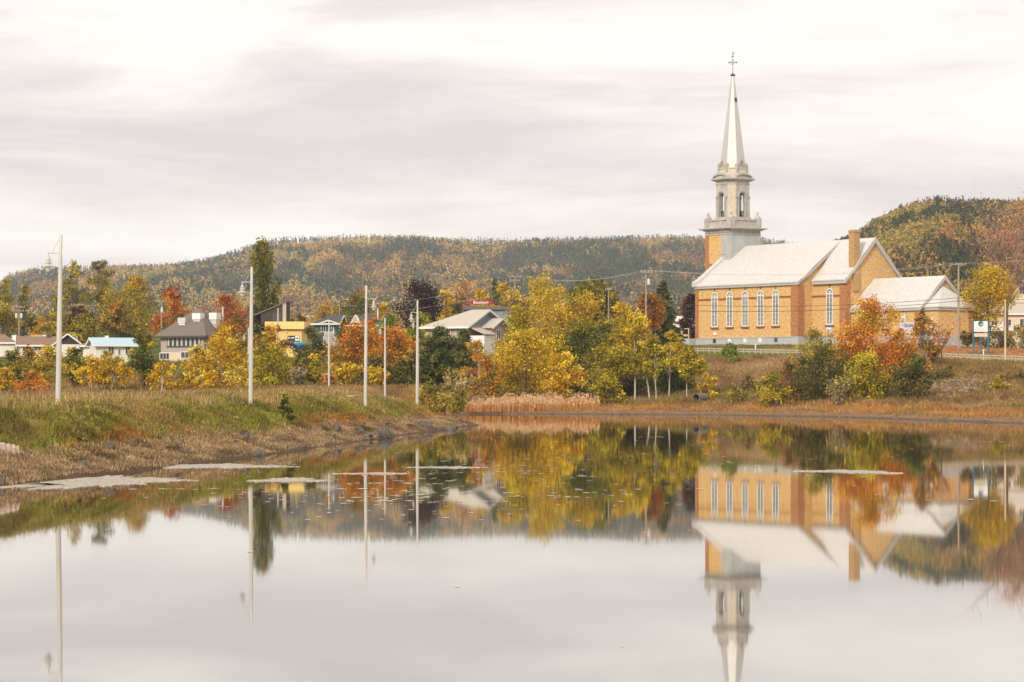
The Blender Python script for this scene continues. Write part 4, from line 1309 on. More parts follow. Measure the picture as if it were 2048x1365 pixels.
T('maple_tree', 'dark olive tree behind the tall aspen\'s left side', 'round', 1200, 640, 74, 384, 'green', pal2='ochre', group=G_MID, base_frac=.02)
T('maple_tree', 'brown and gold tree between the tall aspen and the slender birches', 'round', 1306, 668, 72, 378, 'brown', pal2='ochre', group=G_MID, base_frac=.02)
T('bush', 'dark green bush under the tall aspen', 'shrub', 1258, 722, 84, 364, 'dark', pal2='green', group=G_MID, cat='bush', dens=1.4)
T('bush', 'green bush under the slender birches', 'shrub', 1344, 735, 78, 360, 'green', pal2='dark', group=G_MID, cat='bush', dens=1.3)
T('maple_tree', 'green gold tree behind the slender birch with the narrow top', 'round', 1348, 688, 76, 385, 'green', pal2='yellowgreen', group=G_MID, base_frac=.02)
T('maple_tree', 'dark gold tree between the largest yellow tree and the orange stemmed one', 'round', 1000, 690, 66, 362, 'ochre', pal2='green', group=G_MID, base_frac=.02)
T('maple_tree', 'olive tree behind the golden round tree\'s right side', 'round', 1112, 662, 80, 372, 'yellowgreen', pal2='ochre', group=G_MID, base_frac=.02)
T('birch_tree', 'slender birch with its narrow yellow top left of the wooden railing', 'thin', 1338, 656, 50, 354, 'yellow', pal2='yellowgreen', group=G_MID, dens=1.5)
T('birch_tree', 'slender birch spreading yellow green branches by the culvert', 'thin', 1374, 690, 62, 350, 'yellowgreen', pal2='yellow', group=G_MID, dens=1.5)
T('birch_tree', 'thin bare stemmed birch between the white aspen and the slender birches', 'thin', 1312, 690, 40, 352, 'yellowgreen', group=G_MID, dens=1.1)

# --- right-hand embankment
T('bush', 'small yellow bush above the concrete culvert', 'round', 1414, 744, 34, 345, 'yellow', pal2='gold', group=G_SL, cat='bush', base_frac=.02)
T('bush', 'small green bush growing before the guard rail below the church windows', 'round', 1460, 684, 34, 387, 'brightgreen', pal2='green', group=G_SL, cat='bush', base_frac=.04)
T('bush', 'yellow green bush low on the embankment, leftmost of the right thicket', 'shrub', 1547, 742, 60, 324, 'yellowgreen', pal2='green', group=G_SL, cat='bush')
T('bush', 'reddish sparse bush above the low yellow green bush', 'shrub', 1582, 716, 62, 334, 'redgreen', pal2='brown', group=G_SL, cat='bush', dens=.75)
T('willow_tree', 'airy yellow green tree in front of the church\'s right pilaster', 'aspen', 1634, 656, 72, 362, 'yellowgreen', pal2='olive', group=G_SL, dens=.8)
T('cedar_tree', 'dark olive cone shaped cedar in the middle of the right thicket', 'round', 1640, 682, 92, 332, 'dark', pal2='olive', group=G_SL, base_frac=.02)
T('bush', 'grey brown twiggy bush at the cone shaped cedar\'s foot', 'twig', 1676, 756, 64, 318, 'twig', pal2='brown', group=G_SL, cat='bush', dens=1.4)
T('maple_tree', 'tall orange maple in front of the choir and sacristy', 'round', 1748, 586, 122, 346, 'orange', pal2='gold', top2=.15, group=G_SL, dens=1.0, base_frac=.1)
T('maple_tree', 'lower orange tree filling the gap left of the tall orange maple', 'round', 1700, 668, 70, 345, 'rustgreen', pal2='orange', top2=.2, group=G_SL, dens=.8)
T('maple_tree', 'lower orange brown tree right of the tall orange maple', 'round', 1790, 660, 72, 350, 'rustgreen', pal2='ochre', group=G_SL, dens=.8)
T('maple_tree', 'lush yellow green tree below the tall orange maple', 'round', 1730, 704, 88, 324, 'yellowgreen', pal2='lime', top2=-.3, group=G_SL, base_frac=.02, dens=1.1)
T('cedar_tree', 'broad dark green cedar at the right end of the thicket', 'round', 1830, 712, 84, 320, 'dark', pal2='green', group=G_SL, base_frac=.0, dens=1.2)
T('bush', 'dark undergrowth bush between the yellow green tree and the broad cedar', 'shrub', 1786, 736, 66, 327, 'dark', pal2='rustgreen', group=G_SL, cat='bush')
T('bush', 'dark green bush filling the thicket between the cone shaped cedar and the yellow green tree', 'shrub', 1686, 712, 74, 336, 'dark', pal2='rustgreen', group=G_SL, cat='bush')
T('bush', 'rust and green bush leaning over the guard rail behind the broad cedar', 'shrub', 1812, 688, 86, 352, 'rustgreen', pal2='olive', group=G_SL, cat='bush')
T('bush', 'grey green bush before the guard rail left of the tall orange maple', 'shrub', 1612, 700, 70, 352, 'olive', pal2='twig', group=G_SL, cat='bush')
T('bush', 'low dark scrub bush halfway up the slope under the church windows', 'shrub', 1500, 752, 46, 352, 'brown', pal2='dark', group=G_SL, cat='bush')
T('bush', 'low olive scrub bush near the waterline between the culvert and the thicket', 'shrub', 1476, 778, 40, 338, 'olive', pal2='brown', group=G_SL, cat='bush')
T('bush', 'low brown scrub bush on the slope right of the broad cedar', 'shrub', 1896, 734, 44, 346, 'brown', pal2='dark', group=G_SL, cat='bush')
T('bush', 'dark green scrub bush at the right border of the slope', 'shrub', 2040, 752, 48, 338, 'dark', pal2='olive', group=G_SL, cat='bush')
T('maple_tree', 'slim rust and green tree in front of the porch wall', 'aspen', 1848, 624, 58, 366, 'rustgreen', pal2='green', group=G_SL, dens=.9, base_frac=.25)
T('sapling', 'nearly leafless sapling right of the slim rust and green tree', 'bare', 1882, 650, 46, 362, 'redtwig', group=G_SL, dens=.5, base_frac=.5, bark='bark')
T('sapling', 'dark bare sapling stem in front of the grey foundation', 'bare', 1868, 690, 34, 355, 'rustgreen', group=G_SL, dens=.6, base_frac=.45, bark='bark')
T('bush', 'small yellow green bush alone on the slope at the right', 'round', 2000, 748, 28, 322, 'yellowgreen', pal2='olive', group=G_SL, cat='bush', base_frac=.02)
T('maple_tree', 'mustard yellow tree with a dark forked trunk right of the wooden utility pole', 'round', 1976, 526, 96, 462, 'mustard', pal2='ochre', top2=-.3, group=G_SL, base_frac=.28, dens=.8)
T('bare_maple', 'very tall bare maple with a red orange veil of twigs at the right border', 'bare', 2012, 414, 84, 470, 'redtwig', pal2='orange', top2=-.4, group=G_SL, dens=2.2, leaf=.25, base_frac=.3)
T('bare_maple', 'second tall bare maple cut off by the right border', 'bare', 2060, 420, 84, 480, 'redtwig', pal2='orange', top2=-.4, group=G_SL, dens=2.2, leaf=.25, base_frac=.3)
T('birch_tree', 'small green and yellow tree above the blue and white sign', 'round', 1946, 622, 40, 475, 'green', pal2='yellow', group=G_SL)
T('bush', 'brown hedge like bush behind the blue and white sign', 'shrub', 1992, 664, 70, 448, 'brown', pal2='dark', group=G_SL, cat='bush', dens=.9)
T('bush', 'thin brown bush between the wooden pole and the blue and white sign', 'twig', 1936, 664, 40, 440, 'brown', group=G_SL, cat='bush', dens=2)
T('bush', 'green brown bush at the right border behind the pale pole', 'shrub', 2046, 650, 60, 462, 'brown', pal2='mustard', group=G_SL, cat='bush')
# --- on the near bank
T('bush', 'wide olive bush near the tip of the grassy bank', 'shrub', 868, 764, 84, 250, 'olive', pal2='green', cat='bush', leaf=.26)
T('spruce_tree', 'small young spruce growing on the grassy bank', 'spruce', 570, 788, 34, 165, 'pine', pal2='olive', top2=.2, leaf=.10, dens=.6)
T('bush', 'grey green twiggy bush right behind the wide olive bush', 'twig', 912, 762, 50, 275, 'olive', pal2='twig', cat='bush', dens=2)

# --- forest on the hills: far more trees than one could count
HILL = [(-600, 600), (-200, 575), (0, 560), (20, 543), (60, 534), (100, 531), (200, 528), (300, 526), (350, 522), (420, 511), (470, 498), (500, 486), (550, 475),
        (620, 471), (700, 469), (800, 467), (900, 473), (1000, 475), (1100, 474), (1200, 471), (1300, 468), (1400, 468), (1500, 472), (1560, 477), (1600, 485), (1700, 500), (1900, 520), (2300, 560), (2700, 600)]
HILL2 = [(1480, 640), (1560, 560), (1640, 500), (1690, 474), (1750, 435), (1800, 411), (1850, 395), (1880, 391), (1950, 396), (2000, 399), (2048, 398), (2200, 404), (2500, 420), (2900, 470)]


def hill_z(col, D, crest, D0, D1, z0, tree_h, exp):
    yc = np.interp(col, [p[0] for p in crest], [p[1] for p in crest])
    zc = CZ + (HY - yc) / F * D1 - tree_h
    t = np.clip((D - D0) / (D1 - D0), 0, 1)
    z = z0 + (zc - z0) * t ** exp
    back = np.clip((D - D1) / (D1 - D0), 0, 1)
    z = z - back * 60
    rug = (fbm(col * .012, D * .004, 61, 4) - .5) * 46 * np.sin(PI * t)
    return np.where(zc > z0, z + rug * np.clip((zc - z0) / 100, 0, 1), z0 - 2 + 0 * z)


def hill(name, crest, D0, D1, z0, tree_h, exp, c0, c1):
    cols = np.arange(c0, c1, 14.0); Ds = np.concatenate([np.linspace(D0, D1, 60), np.linspace(D1, D1 + 700, 8)[1:]])
    cc, dd = np.meshgrid(cols, Ds)
    Z = hill_z(cc, dd, crest, D0, D1, z0, tree_h, exp)
    X = (cc - 1024) / F * dd
    nr, nc = X.shape
    i = np.arange((nr - 1) * (nc - 1)); r = i // (nc - 1); k = i % (nc - 1)
    q = np.stack([r * nc + k, r * nc + k + 1, (r + 1) * nc + k + 1, (r + 1) * nc + k], 1)
    tint = np.ones((X.size, 3)) * np.array(lin((84, 78, 56)))
    tag(link(name, mesh_np(name, np.stack([X.ravel(), dd.ravel(), Z.ravel()], 1), q, tint, True), M['ground']), kind='structure')


def forest(name, crest, D0, D1, z0, tree_h, exp, c0, c1, n, greens, warm, gshare, seed, hs):
    col = RNG.uniform(c0, c1, n); t = RNG.random(n) ** .8
    D = D0 + (D1 + 25 - D0) * t
    Z = hill_z(col, D, crest, D0, D1, z0, tree_h, exp)
    X = (col - 1024) / F * D
    patch = fbm(X * .010, (D + Z * 2) * .006, seed, 4); p2 = fbm(X * .035, D * .012, seed + 9, 3)
    con = (patch + (p2 - .5) * .7 + RNG.normal(0, .09, n)) > (1 - gshare)
    tone = fbm(X * .014, D * .008, seed + 30, 3)
    Ht = np.where(con, RNG.uniform(9, 15, n), RNG.uniform(8, 13, n)) * hs
    Rr = np.where(con, RNG.uniform(1.7, 2.6, n), RNG.uniform(2.8, 4.8, n)) * hs
    K = 15
    u = RNG.random((n, K)); ang = RNG.uniform(0, 2 * PI, (n, K))
    zz = np.where(con[:, None], u ** .8, .25 + .75 * u)
    prof = np.where(con[:, None], (1 - zz) * 1.05 + .06, np.sin(PI * np.clip(.08 + .9 * (zz - .25) / .75, 0, 1)) ** .6)
    rr = Rr[:, None] * prof * np.sqrt(RNG.uniform(.25, 1, (n, K)))
    P = np.stack([X[:, None] + rr * np.cos(ang), D[:, None] + rr * np.sin(ang), Z[:, None] + Ht[:, None] * zz], -1).reshape(-1, 3)
    wi = np.clip((tone[:, None] * len(warm) * 1.5 - len(warm) * .25 + RNG.normal(0, 1.1, (n, 1))).astype(int), 0, len(warm) - 1)[:, 0]
    col_ = np.where(con[:, None], np.array(greens)[RNG.integers(0, len(greens), n)], np.array(warm)[wi])
    C = (col_[:, None] * RNG.uniform(.76, 1.02, (n, 1, 1)) * RNG.uniform(.9, 1.1, (n, K, 1))).reshape(-1, 3)
    sz = np.where(con, 2.2, 2.7) * hs
    V, Q, CC = leaf_mesh(P, C, np.ones((n * K)) * np.repeat(sz, K) * .8, .15, .8)
    tag(link(name, mesh_np(name, V, Q, CC), M['leaf']), kind='stuff')


g_ = [lin(c) for c in ((82, 94, 80), (92, 100, 84), (72, 86, 78), (108, 110, 86))]  # far conifers tinted bluish, with distance haze painted into their own colour
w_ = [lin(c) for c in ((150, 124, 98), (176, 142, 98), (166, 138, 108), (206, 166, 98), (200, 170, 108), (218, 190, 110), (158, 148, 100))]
hill('hill', HILL, 1450, 3000, 30, 10, 1.15, -500, 2400)
forest('hillside_forest', HILL, 1450, 3000, 30, 10, 1.15, -160, 2200, 46000, g_, w_, .56, 301, .74)
g2 = [lin(c) for c in ((62, 68, 38), (76, 78, 42), (54, 60, 36), (98, 94, 48))]
w2 = [lin(c) for c in ((160, 116, 66), (182, 132, 70), (192, 146, 72), (174, 144, 68), (146, 138, 64), (196, 162, 76), (168, 150, 72))]
hill('hill_spur', HILL2, 950, 1750, 22, 9, 1.0, 1480, 2800)
forest('spur_forest', HILL2, 950, 1750, 22, 9, 1.0, 1490, 2250, 20000, g2, w2, .54, 501, .68)

# ------------------------------------------------------------------ houses
M['brown_roof'] = mat('brown_shingles', (.24, .16, .115), .9, noise=.15, nscale=2.5)
M['dark_roof'] = mat('dark_shingles', (.085, .08, .085), .9, noise=.2, nscale=2.5)
M['grey_roof'] = mat('grey_brown_shingles', (.17, .142, .122), .9, noise=.12, nscale=2.5)
M['beige_roof'] = mat('beige_shingles', (.47, .42, .36), .9, noise=.08, nscale=2.5)
M['blue_roof'] = mat('pale_blue_metal_roof', (.42, .56, .64), .5, noise=.04)
M['white_roof'] = mat('white_metal_roof', (.78, .75, .71), .5, noise=.04)
M['siding_white'] = mat('white_siding', (.74, .70, .63), .8, noise=.05, nscale=1.5, stretch=(.3, .3, 6))
M['siding_grey'] = mat('grey_brown_siding', (.41, .35, .30), .85, noise=.06, nscale=1.5, stretch=(.3, .3, 6))
M['siding_teal'] = mat('teal_siding', (.02, .12, .13), .8, noise=.08)
M['siding_cream'] = mat('cream_siding', (.66, .55, .42), .8, noise=.05)
M['tan_brick'] = mat('tan_brick', (.46, .32, .215), .9, noise=.15, nscale=4)
M['blue_grey'] = mat('blue_grey_siding', (.22, .27, .30), .85, noise=.05)
M['yellow_panel'] = mat('yellow_panel', (.80, .56, .20), .65, noise=.05, nscale=.8)
M['yellow_band'] = mat('yellow_band', (.84, .61, .22), .6, noise=.03)
M['charcoal'] = mat('charcoal_cladding', (.055, .045, .045), .8, noise=.1)
M['curtain'] = mat('curtain', (.50, .52, .54), .9)
M['dark_trim'] = mat('dark_trim', (.09, .075, .065), .7)
M['darkred'] = mat('dark_red_siding', (.11, .03, .028), .8)


def panel(b, pts, th):
    n = len(pts)
    vs = [tuple(p) for p in pts] + [(p[0], p[1], p[2] - th) for p in pts]
    b.add(vs, [tuple(range(n)), tuple(range(n, 2 * n))[::-1]] + [(i, n + i, n + (i + 1) % n, (i + 1) % n) for i in range(n)])


def win(parent, face, u, z, w, h, L, Wd, glass='glass', frame='win_white', y0=0.0, mull=1):
    """window on face f (y=y0), l (x=0) or r (x=L): frame with its pane"""
    def bx(b, a0, a1, z0, z1, d0, d1):
        if face == 'f': b.box(a0, a1, y0 - d1, y0 - d0, z0, z1)
        elif face == 'l': b.box(-d1, -d0, a0, a1, z0, z1)
        else: b.box(L + d0, L + d1, a0, a1, z0, z1)
    b = B(); t = .09
    bx(b, u - w / 2 - t, u - w / 2, z - t, z + h + t, .004, .09); bx(b, u + w / 2, u + w / 2 + t, z - t, z + h + t, .004, .09)
    bx(b, u - w / 2, u + w / 2, z - t, z, .004, .09); bx(b, u - w / 2, u + w / 2, z + h, z + h + t, .004, .09)
    for k in range(mull):
        q = u - w / 2 + w * (k + 1) / (mull + 1)
        bx(b, q - .03, q + .03, z, z + h, .004, .08)
    f = b.build('window', M[frame], parent)
    g = B(); bx(g, u - w / 2, u + w / 2, z, z + h, .006, .03); g.build('pane', M[glass], f)
    return f


def house(label, px_, D, z0, yaw, Lx, Wd, eh, rise, wall, roof, over=.45, hl=0, hr=0, wins=(), trim='white', depth=3.0, gable=None, name='house', cat='house', th=.16):
    p = at(px_, 0, D)
    root = empty(name, (p.x, p.y, z0), label, cat, 'houses of the village', math.radians(yaw))
    b = B()
    b.box(0, Lx, 0, Wd, -depth, eh)
    b.build('wall', M[wall], root)
    if not hl or not hr:
        g = B()
        if not hl: g.prism([(0, eh + .002), (Wd, eh + .002), (Wd / 2, eh + rise - .2)], 'x', 0, .3)
        if not hr: g.prism([(0, eh + .002), (Wd, eh + .002), (Wd / 2, eh + rise - .2)], 'x', Lx - .3, Lx)
        g.build('gable', M[gable or wall], root)
    k = rise / (Wd / 2); ze = eh - over * k; zr = eh + rise
    xl, xr = -over, Lx + over
    rl, rr = (hl if hl else xl), (Lx - hr if hr else xr)
    b = B()
    panel(b, [(xl, -over, ze), (xr, -over, ze), (rr, Wd / 2, zr), (rl, Wd / 2, zr)], th)
    panel(b, [(xr, Wd + over, ze), (xl, Wd + over, ze), (rl, Wd / 2, zr + .001), (rr, Wd / 2, zr + .001)], th)
    if hl: panel(b, [(xl, Wd + over, ze), (xl, -over, ze), (rl, Wd / 2, zr)], th)
    if hr: panel(b, [(xr, -over, ze), (xr, Wd + over, ze), (rr, Wd / 2, zr)], th)
    rf = b.build('roof', M[roof], root)
    b = B()
    b.box(xl - .02, xr + .02, -over - .07, -over - .005, ze - .26, ze + .03)
    for on, x_, sg in ((hl, xl, -1), (hr, xr, 1)):
        a0, a1 = (x_ - .06, x_ - .005) if sg < 0 else (x_ + .005, x_ + .06)
        if on:
            b.box(a0, a1, -over, Wd + over, ze - .26, ze + .03)
        else:
            b.prism([(-over, ze - .28), (-over, ze + .03), (Wd / 2, zr + .04), (Wd / 2, zr - .28)], 'x', a0, a1)
            b.prism([(Wd + over, ze - .28), (Wd + over, ze + .03), (Wd / 2, zr + .04), (Wd / 2, zr - .28)], 'x', a0, a1)
    b.build('fascia', M[trim], rf)
    for w_ in wins:
        win(root, *w_[:5], Lx, Wd, *(w_[5:]))
    return root


# left group
h = house('brown roofed low white house cut off by the photo\'s left border', -22, 490, zat(697, 490), 8, 4.6, 5, 1.3, 1.3, 'siding_white', 'brown_roof', hr=2.0)
h = house('large white gabled house whose long white metal roof shows behind the brown one', 26, 540, zat(698, 540), 6, 8.6, 6, 1.3, 1.5, 'siding_white', 'white_roof', over=.4, wins=(('f', 1.5, .3, .8, .8),))
h = house('low house with a brown shingle roof and two white trimmed gables', 37, 480, zat(706, 480), 10, 9.8, 6, 1.6, 1.4, 'siding_white', 'brown_roof', over=.5,
          wins=(('f', 1.2, .4, .9, .9), ('f', 3.4, .4, 1.3, .9), ('f', 7, .3, .9, .9)))
b = B()     # its right-hand gable facing the water
g_c = (8.2, 3.7)
b.box(6.4, 10.8, -1.6, -.01, -3, 1.5); b.build('wing_wall', M['siding_white'], h)
b = B().prism([(6.4, 1.5), (10.8, 1.5), (8.6, 3.15)], 'y', -1.6, -.5); b.build('wing_gable', M['charcoal'], h)
b = B()
panel(b, [(5.8, -2.1, 1.35), (8.6, -2.1, 3.45), (8.6, 3.0, 3.45), (5.8, 3.0, 1.35)], .15); panel(b, [(11.4, -2.1, 1.35), (11.4, 3.0, 1.35), (8.6, 3.0, 3.451), (8.6, -2.1, 3.451)], .15)
wr = b.build('wing_roof', M['brown_roof'], h)
b = B().prism([(5.8, 1.1), (5.8, 1.37), (8.6, 3.48), (8.6, 3.2)], 'y', -2.2, -2.105).prism([(11.4, 1.1), (11.4, 1.37), (8.6, 3.48), (8.6, 3.2)], 'y', -2.2, -2.105)
b.build('fascia', M['white'], wr)
B().box(4.9, 5.6, 2.4, 3.1, 2.6, 3.5).build('chimney', M['dark_trim'], h)

h = house('small white cottage with a pale blue metal roof and dark windows', 192, 425, zat(722, 425), 22, 6.1, 4.4, 2.75, .95, 'siding_white', 'blue_roof', over=.55,
          wins=(('l', 1.3, .9, .42, 1.55, 'glass', 'win_white', 0, 0), ('l', 3.0, .9, .42, 1.55, 'glass', 'win_white', 0, 0), ('f', 2.4, 1.1, .85, 1.1), ('f', 5.1, 1.1, .75, 1.1), ('f', 3.7, 1.0, .25, .8, 'glass', 'siding_white', 0, 0)))
B().box(2.0, 2.5, 1.9, 2.4, 3.2, 4.0).build('chimney', M['white'], h)
B().box(.12, .25, -.12, -.02, 2.2, 2.75).box(-.2, -.01, 1.4, 2.8, 2.95, 3.2).build('vent', M['blue_grey'], h)
house('low brown roofed house between the cottage and the two gabled brown house', 166, 470, zat(706, 470), -6, 3.2, 5, 1.5, 1.3, 'siding_white', 'brown_roof', hl=1.6)

# grey brown building with the window band
h = house('long grey brown building with a window band and three boxes on its roof', 322, 432, zat(722, 432), -26, 8.1, 9.5, 4.6, 3.75, 'siding_grey', 'grey_roof', over=.85, hl=3.6, hr=3.4, trim='dark_trim', name='restaurant', cat='building')
B().box(-.03, 5.2, -.05, -.005, -2, 1.35).build('lower_wall', M['siding_cream'], h)
win(h, 'f', .75, .25, 1.7, .95, 8.1, 9.5, 'glass', 'white', -.05, 2); win(h, 'f', 4.6, .45, 1.4, .9, 8.1, 9.5, 'glass', 'white', -.05)
B().box(1.25, 7.45, -.04, -.004, 2.3, 4.15).build('window_band', M['glass'], h)
b = B()
for k in range(8): b.box(1.3 + k * .83, 1.62 + k * .83, -.075, -.042, 2.35, 4.1)
b.build('curtain', M['curtain'], h)
b = B()
for k in range(9): b.box(1.2 + k * .78, 1.27 + k * .78, -.10, -.078, 2.3, 4.15)
b.box(1.1, 7.6, -.12, -.006, 4.151, 4.3).box(1.1, 7.6, -.12, -.006, 2.15, 2.299); b.build('window_frame', M['dark_trim'], h)
b = B().box(8.105, 8.16, .7, 2.2, 2.3, 4.15).box(8.105, 8.16, 3.0, 4.4, 2.3, 4.15); b.build('window_band', M['curtain'], h)
B().box(6.9, 7.35, -1.1, -.2, .6, 2.6).build('stair_post', M['siding_cream'], h)
for (x0, x1, y0, y1, z0_, z1_, mt, bm_) in ((2.3, 3.7, 1.3, 2.5, 6.0, 6.9, 'galv', 'white'), (4.6, 6.1, 2.0, 3.3, 6.6, 7.6, 'white', 'galv'), (6.5, 7.9, 4.0, 5.4, 6.6, 7.7, 'white', 'galv')):
    bx_ = B().box(x0 + .12, x1 - .12, y0 + .12, y1 - .12, 4.6, z0_).build('roof_unit', M[bm_], h)
    B().box(x0, x1, y0, y1, z0_ + .01, z1_).build('unit_hood', M[mt], bx_)
B().lathe(7.6, 6.4, [(.14, 5.2), (.14, 8.5), (.2, 8.52), (.2, 8.7)], 8).build('vent_pipe', M['galv'], h)

# yellow flat building with the dark slanted tower
zy = zat(696, 445)
p = at(535, 0, 445)
h = empty('shop', (p.x, p.y, zy), 'yellow flat roofed building with a dark slanted tower behind it', 'building', 'houses of the village', math.radians(-4))
B().box(0, 5.65, 0, 6, -2.5, 3.05).build('wall', M['yellow_panel'], h)
b = B()
for k in range(1, 7): b.box(k * .8 - .012, k * .8 + .012, -.012, -.003, -1, 3.0)
b.build('panel_joint', M['pale_pole'], h)
B().box(-.35, 6.2, -.6, 6.4, 3.06, 4.3).build('parapet', M['yellow_band'], h)
B().box(3.35, 5.35, -.06, -.004, .1, 2.0).build('door_recess', M['dark_trim'], h)
B().box(3.4, 4.55, -.13, -.07, 1.3, 1.85).build('sign_panel', M['charcoal'], h)
sgn = B().box(4.62, 5.3, -.13, -.07, 1.15, 1.95).build('arrow_sign', M['white'], h)
B().prism([(4.72, 1.48), (5.0, 1.48), (5.0, 1.34), (5.22, 1.55), (5.0, 1.76), (5.0, 1.62), (4.72, 1.62)], 'y', -.15, -.132).build('arrow', M['charcoal'], sgn)
B().prism([(3.5, 1.45), (3.85, 1.62), (3.5, 1.78)], 'y', -.15, -.132).box(3.95, 4.45, -.15, -.132, 1.52, 1.70).build('sign_mark', M['white'], h)
B().box(3.55, 3.95, -.12, -.062, .3, 1.0).box(4.5, 5.2, -.12, -.062, .35, .95).build('notice', M['siding_cream'], h)
B().lathe(3.2, -.12, [(.02, 2.45), (.17, 2.55), (.17, 2.7), (.02, 2.8)], 8).build('wall_lamp', M['white'], h)
p = at(500, 0, 452)
b = B().prism([(-2.2, 4.0), (2.05, 4.0), (2.05, 7.75), (-2.2, 6.0)], 'y', 6.6, 11.0)
tw = b.build('tower', M['charcoal'], h); tw.location = (0, 0, 0)
b = B().prism([(-3.6, 5.3), (2.3, 7.75), (2.3, 7.95), (-3.6, 5.5)], 'y', 6.3, 11.2); b.build('tower_roof', M['grey_roof'], h)
B().box(1.5, 2.1, 6.45, 6.595, 4.31, 7.6).build('tower_fin', M['siding_grey'], h)
B().box(-.2, 1.3, 6.5, 6.595, 4.35, 5.9).build('tower_window', M['glass'], h)
# pale post in front of it
p = at(556, 0, 436); B_ = empty('utility_pole', (p.x, p.y, zat(690, 436)), 'pale wooden pole in front of the yellow building, beside the dark tower', 'pole')
B().lathe(0, 0, [(.13, -2), (.11, 5.9)], 8).build('post', M['pale_pole'], B_)

h = house('teal house with a dark roof, white windows and a white porch', 628, 478, zat(674, 478), -8, 4.2, 6, 2.6, 1.3, 'siding_teal', 'dark_roof', over=.6, hl=2.4,
          wins=(('f', 1.7, .9, .7, 1.2), ('f', 3.1, .9, .7, 1.2)))
b = B().box(2.0, 4.4, -1.8, -.2, -2.0, .15).box(2.2, 3.9, -1.9, -1.81, .16, .9)
for k in range(5): b.box(4.41 + k * .35, 4.76 + k * .35, -1.7, -.6, -2, -.05 - k * .25)
b.build('porch', M['white'], h)
B().box(1.1, 1.5, 2, 2.4, 3.2, 4.4).build('chimney', M['charcoal'], h)
b = B().prism([(1.0, 2.4), (2.7, 3.0), (4.6, 2.4), (4.6, 2.2), (2.7, 2.75), (1.0, 2.2)], 'y', -.75, -.65); b.build('porch_trim', M['white'], h)

h = house('cream house with a dark shingle roof and a small white gablet', 699, 490, zat(680, 490), -10, 5.4, 6.5, 3.0, 2.0, 'siding_cream', 'dark_roof', over=.55, hl=2.2, hr=2.4,
          wins=(('f', .9, 1.1, .7, 1.6), ('f', 2.5, 1.1, .9, 1.3)))
b = B().prism([(.35, 3.0), (2.0, 3.0), (1.2, 4.45)], 'y', -.2, 1.3); gb = b.build('gablet', M['siding_cream'], h)
b = B().prism([(.2, 2.95), (1.2, 4.6), (1.2, 4.3), (.45, 2.95)], 'y', -.4, -.21).prism([(2.2, 2.95), (1.2, 4.6), (1.2, 4.3), (1.95, 2.95)], 'y', -.4, -.21)
b.build('fascia', M['white'], gb)
B().box(2.2, 2.5, .9, 1.2, 3.3, 4.2).build('roof_vent', M['charcoal'], h)
B().lathe(4.9, 1.6, [(.1, 3.5), (.1, 5.6), (.16, 5.62), (.16, 5.75)], 8).build('vent_pipe', M['white'], h)

# beige roofed house
h = house('large house with a beige roof, tan brick walls and a blue grey gable', 850, 405, zat(690, 405), -33, 7.6, 10.2, 2.95, 2.35, 'tan_brick', 'beige_roof', over=.7, hl=5.0, gable='blue_grey',
          wins=(('f', 1.6, .9, .5, 1.5), ('f', 6.0, 1.1, .55, 1.4), ('f', 4.3, .9, .6, 1.4)))
b = B().box(7.605, 9.6, 3.6, 8.2, -3, 2.7); b.build('porch_wall', M['tan_brick'], h)
b = B().prism([(3.6, 2.7), (8.2, 2.7), (5.9, 3.75)], 'x', 9.3, 9.6); b.build('porch_gable', M['blue_grey'], h)
b = B()
panel(b, [(7.7, 3.1, 2.6), (10.1, 3.1, 2.6), (10.1, 5.9, 3.95), (7.7, 5.9, 3.95)], .15); panel(b, [(10.1, 8.7, 2.6), (7.7, 8.7, 2.6), (7.7, 5.9, 3.951), (10.1, 5.9, 3.951)], .15)
pr = b.build('porch_roof', M['beige_roof'], h)
b = B().prism([(3.1, 2.3), (3.1, 2.62), (5.9, 3.99), (5.9, 3.68)], 'x', 10.11, 10.2).prism([(8.7, 2.3), (8.7, 2.62), (5.9, 3.99), (5.9, 3.68)], 'x', 10.11, 10.2); b.build('fascia', M['white'], pr)
win(h, 'r', 5.4, .9, 1.0, 1.3, 9.6, 10)
b = B(); panel(b, [(7.7, .2, 2.7), (10.6, .2, 1.55), (10.6, 3.5, 1.55), (7.7, 3.5, 2.7)], .14); b.build('carport_roof', M['beige_roof'], h)
B().box(7.61, 10.4, .4, 3.3, -2.5, 1.3).build('garage', M['white'], h)
B().lathe(7.75, -.25, [(.07, -.5), (.07, 2.6)], 6).build('downpipe', M['white'], h)

# boutique behind it, with its red banner
zb_ = zat(660, 530)
p = at(926, 0, 530)
h = empty('boutique', (p.x, p.y, zb_), 'low grey roofed boutique behind the beige roofed house, carrying a red banner', 'shop', 'houses of the village', 0)
B().box(.3, 10, .3, 8, -1, 3.85).build('wall', M['blue_grey'], h)
b = B().prism([(0, 3.86), (10.3, 3.86), (10.3, 4.1), (9.6, 4.55), (.1, 4.75)], 'y', 0, 8.3); b.build('roof', M['grey_roof'], h)
B().box(-.05, 10.35, -.08, -.004, 3.86, 4.05).build('fascia', M['dark_trim'], h)
bn = B().prism([(1.05, 5.0), (5.95, 4.95), (6.1, 5.3), (5.6, 5.75), (3.2, 5.9), (1.6, 5.75), (1.0, 5.35)], 'y', .6, .72).build('banner', mat('red_banner', (.34, .035, .02), .6), h)
B().box(1.5, 1.62, .73, .85, 4.3, 5.2).box(5.4, 5.52, .73, .85, 4.3, 5.2).build('banner_post', M['galv'], h)


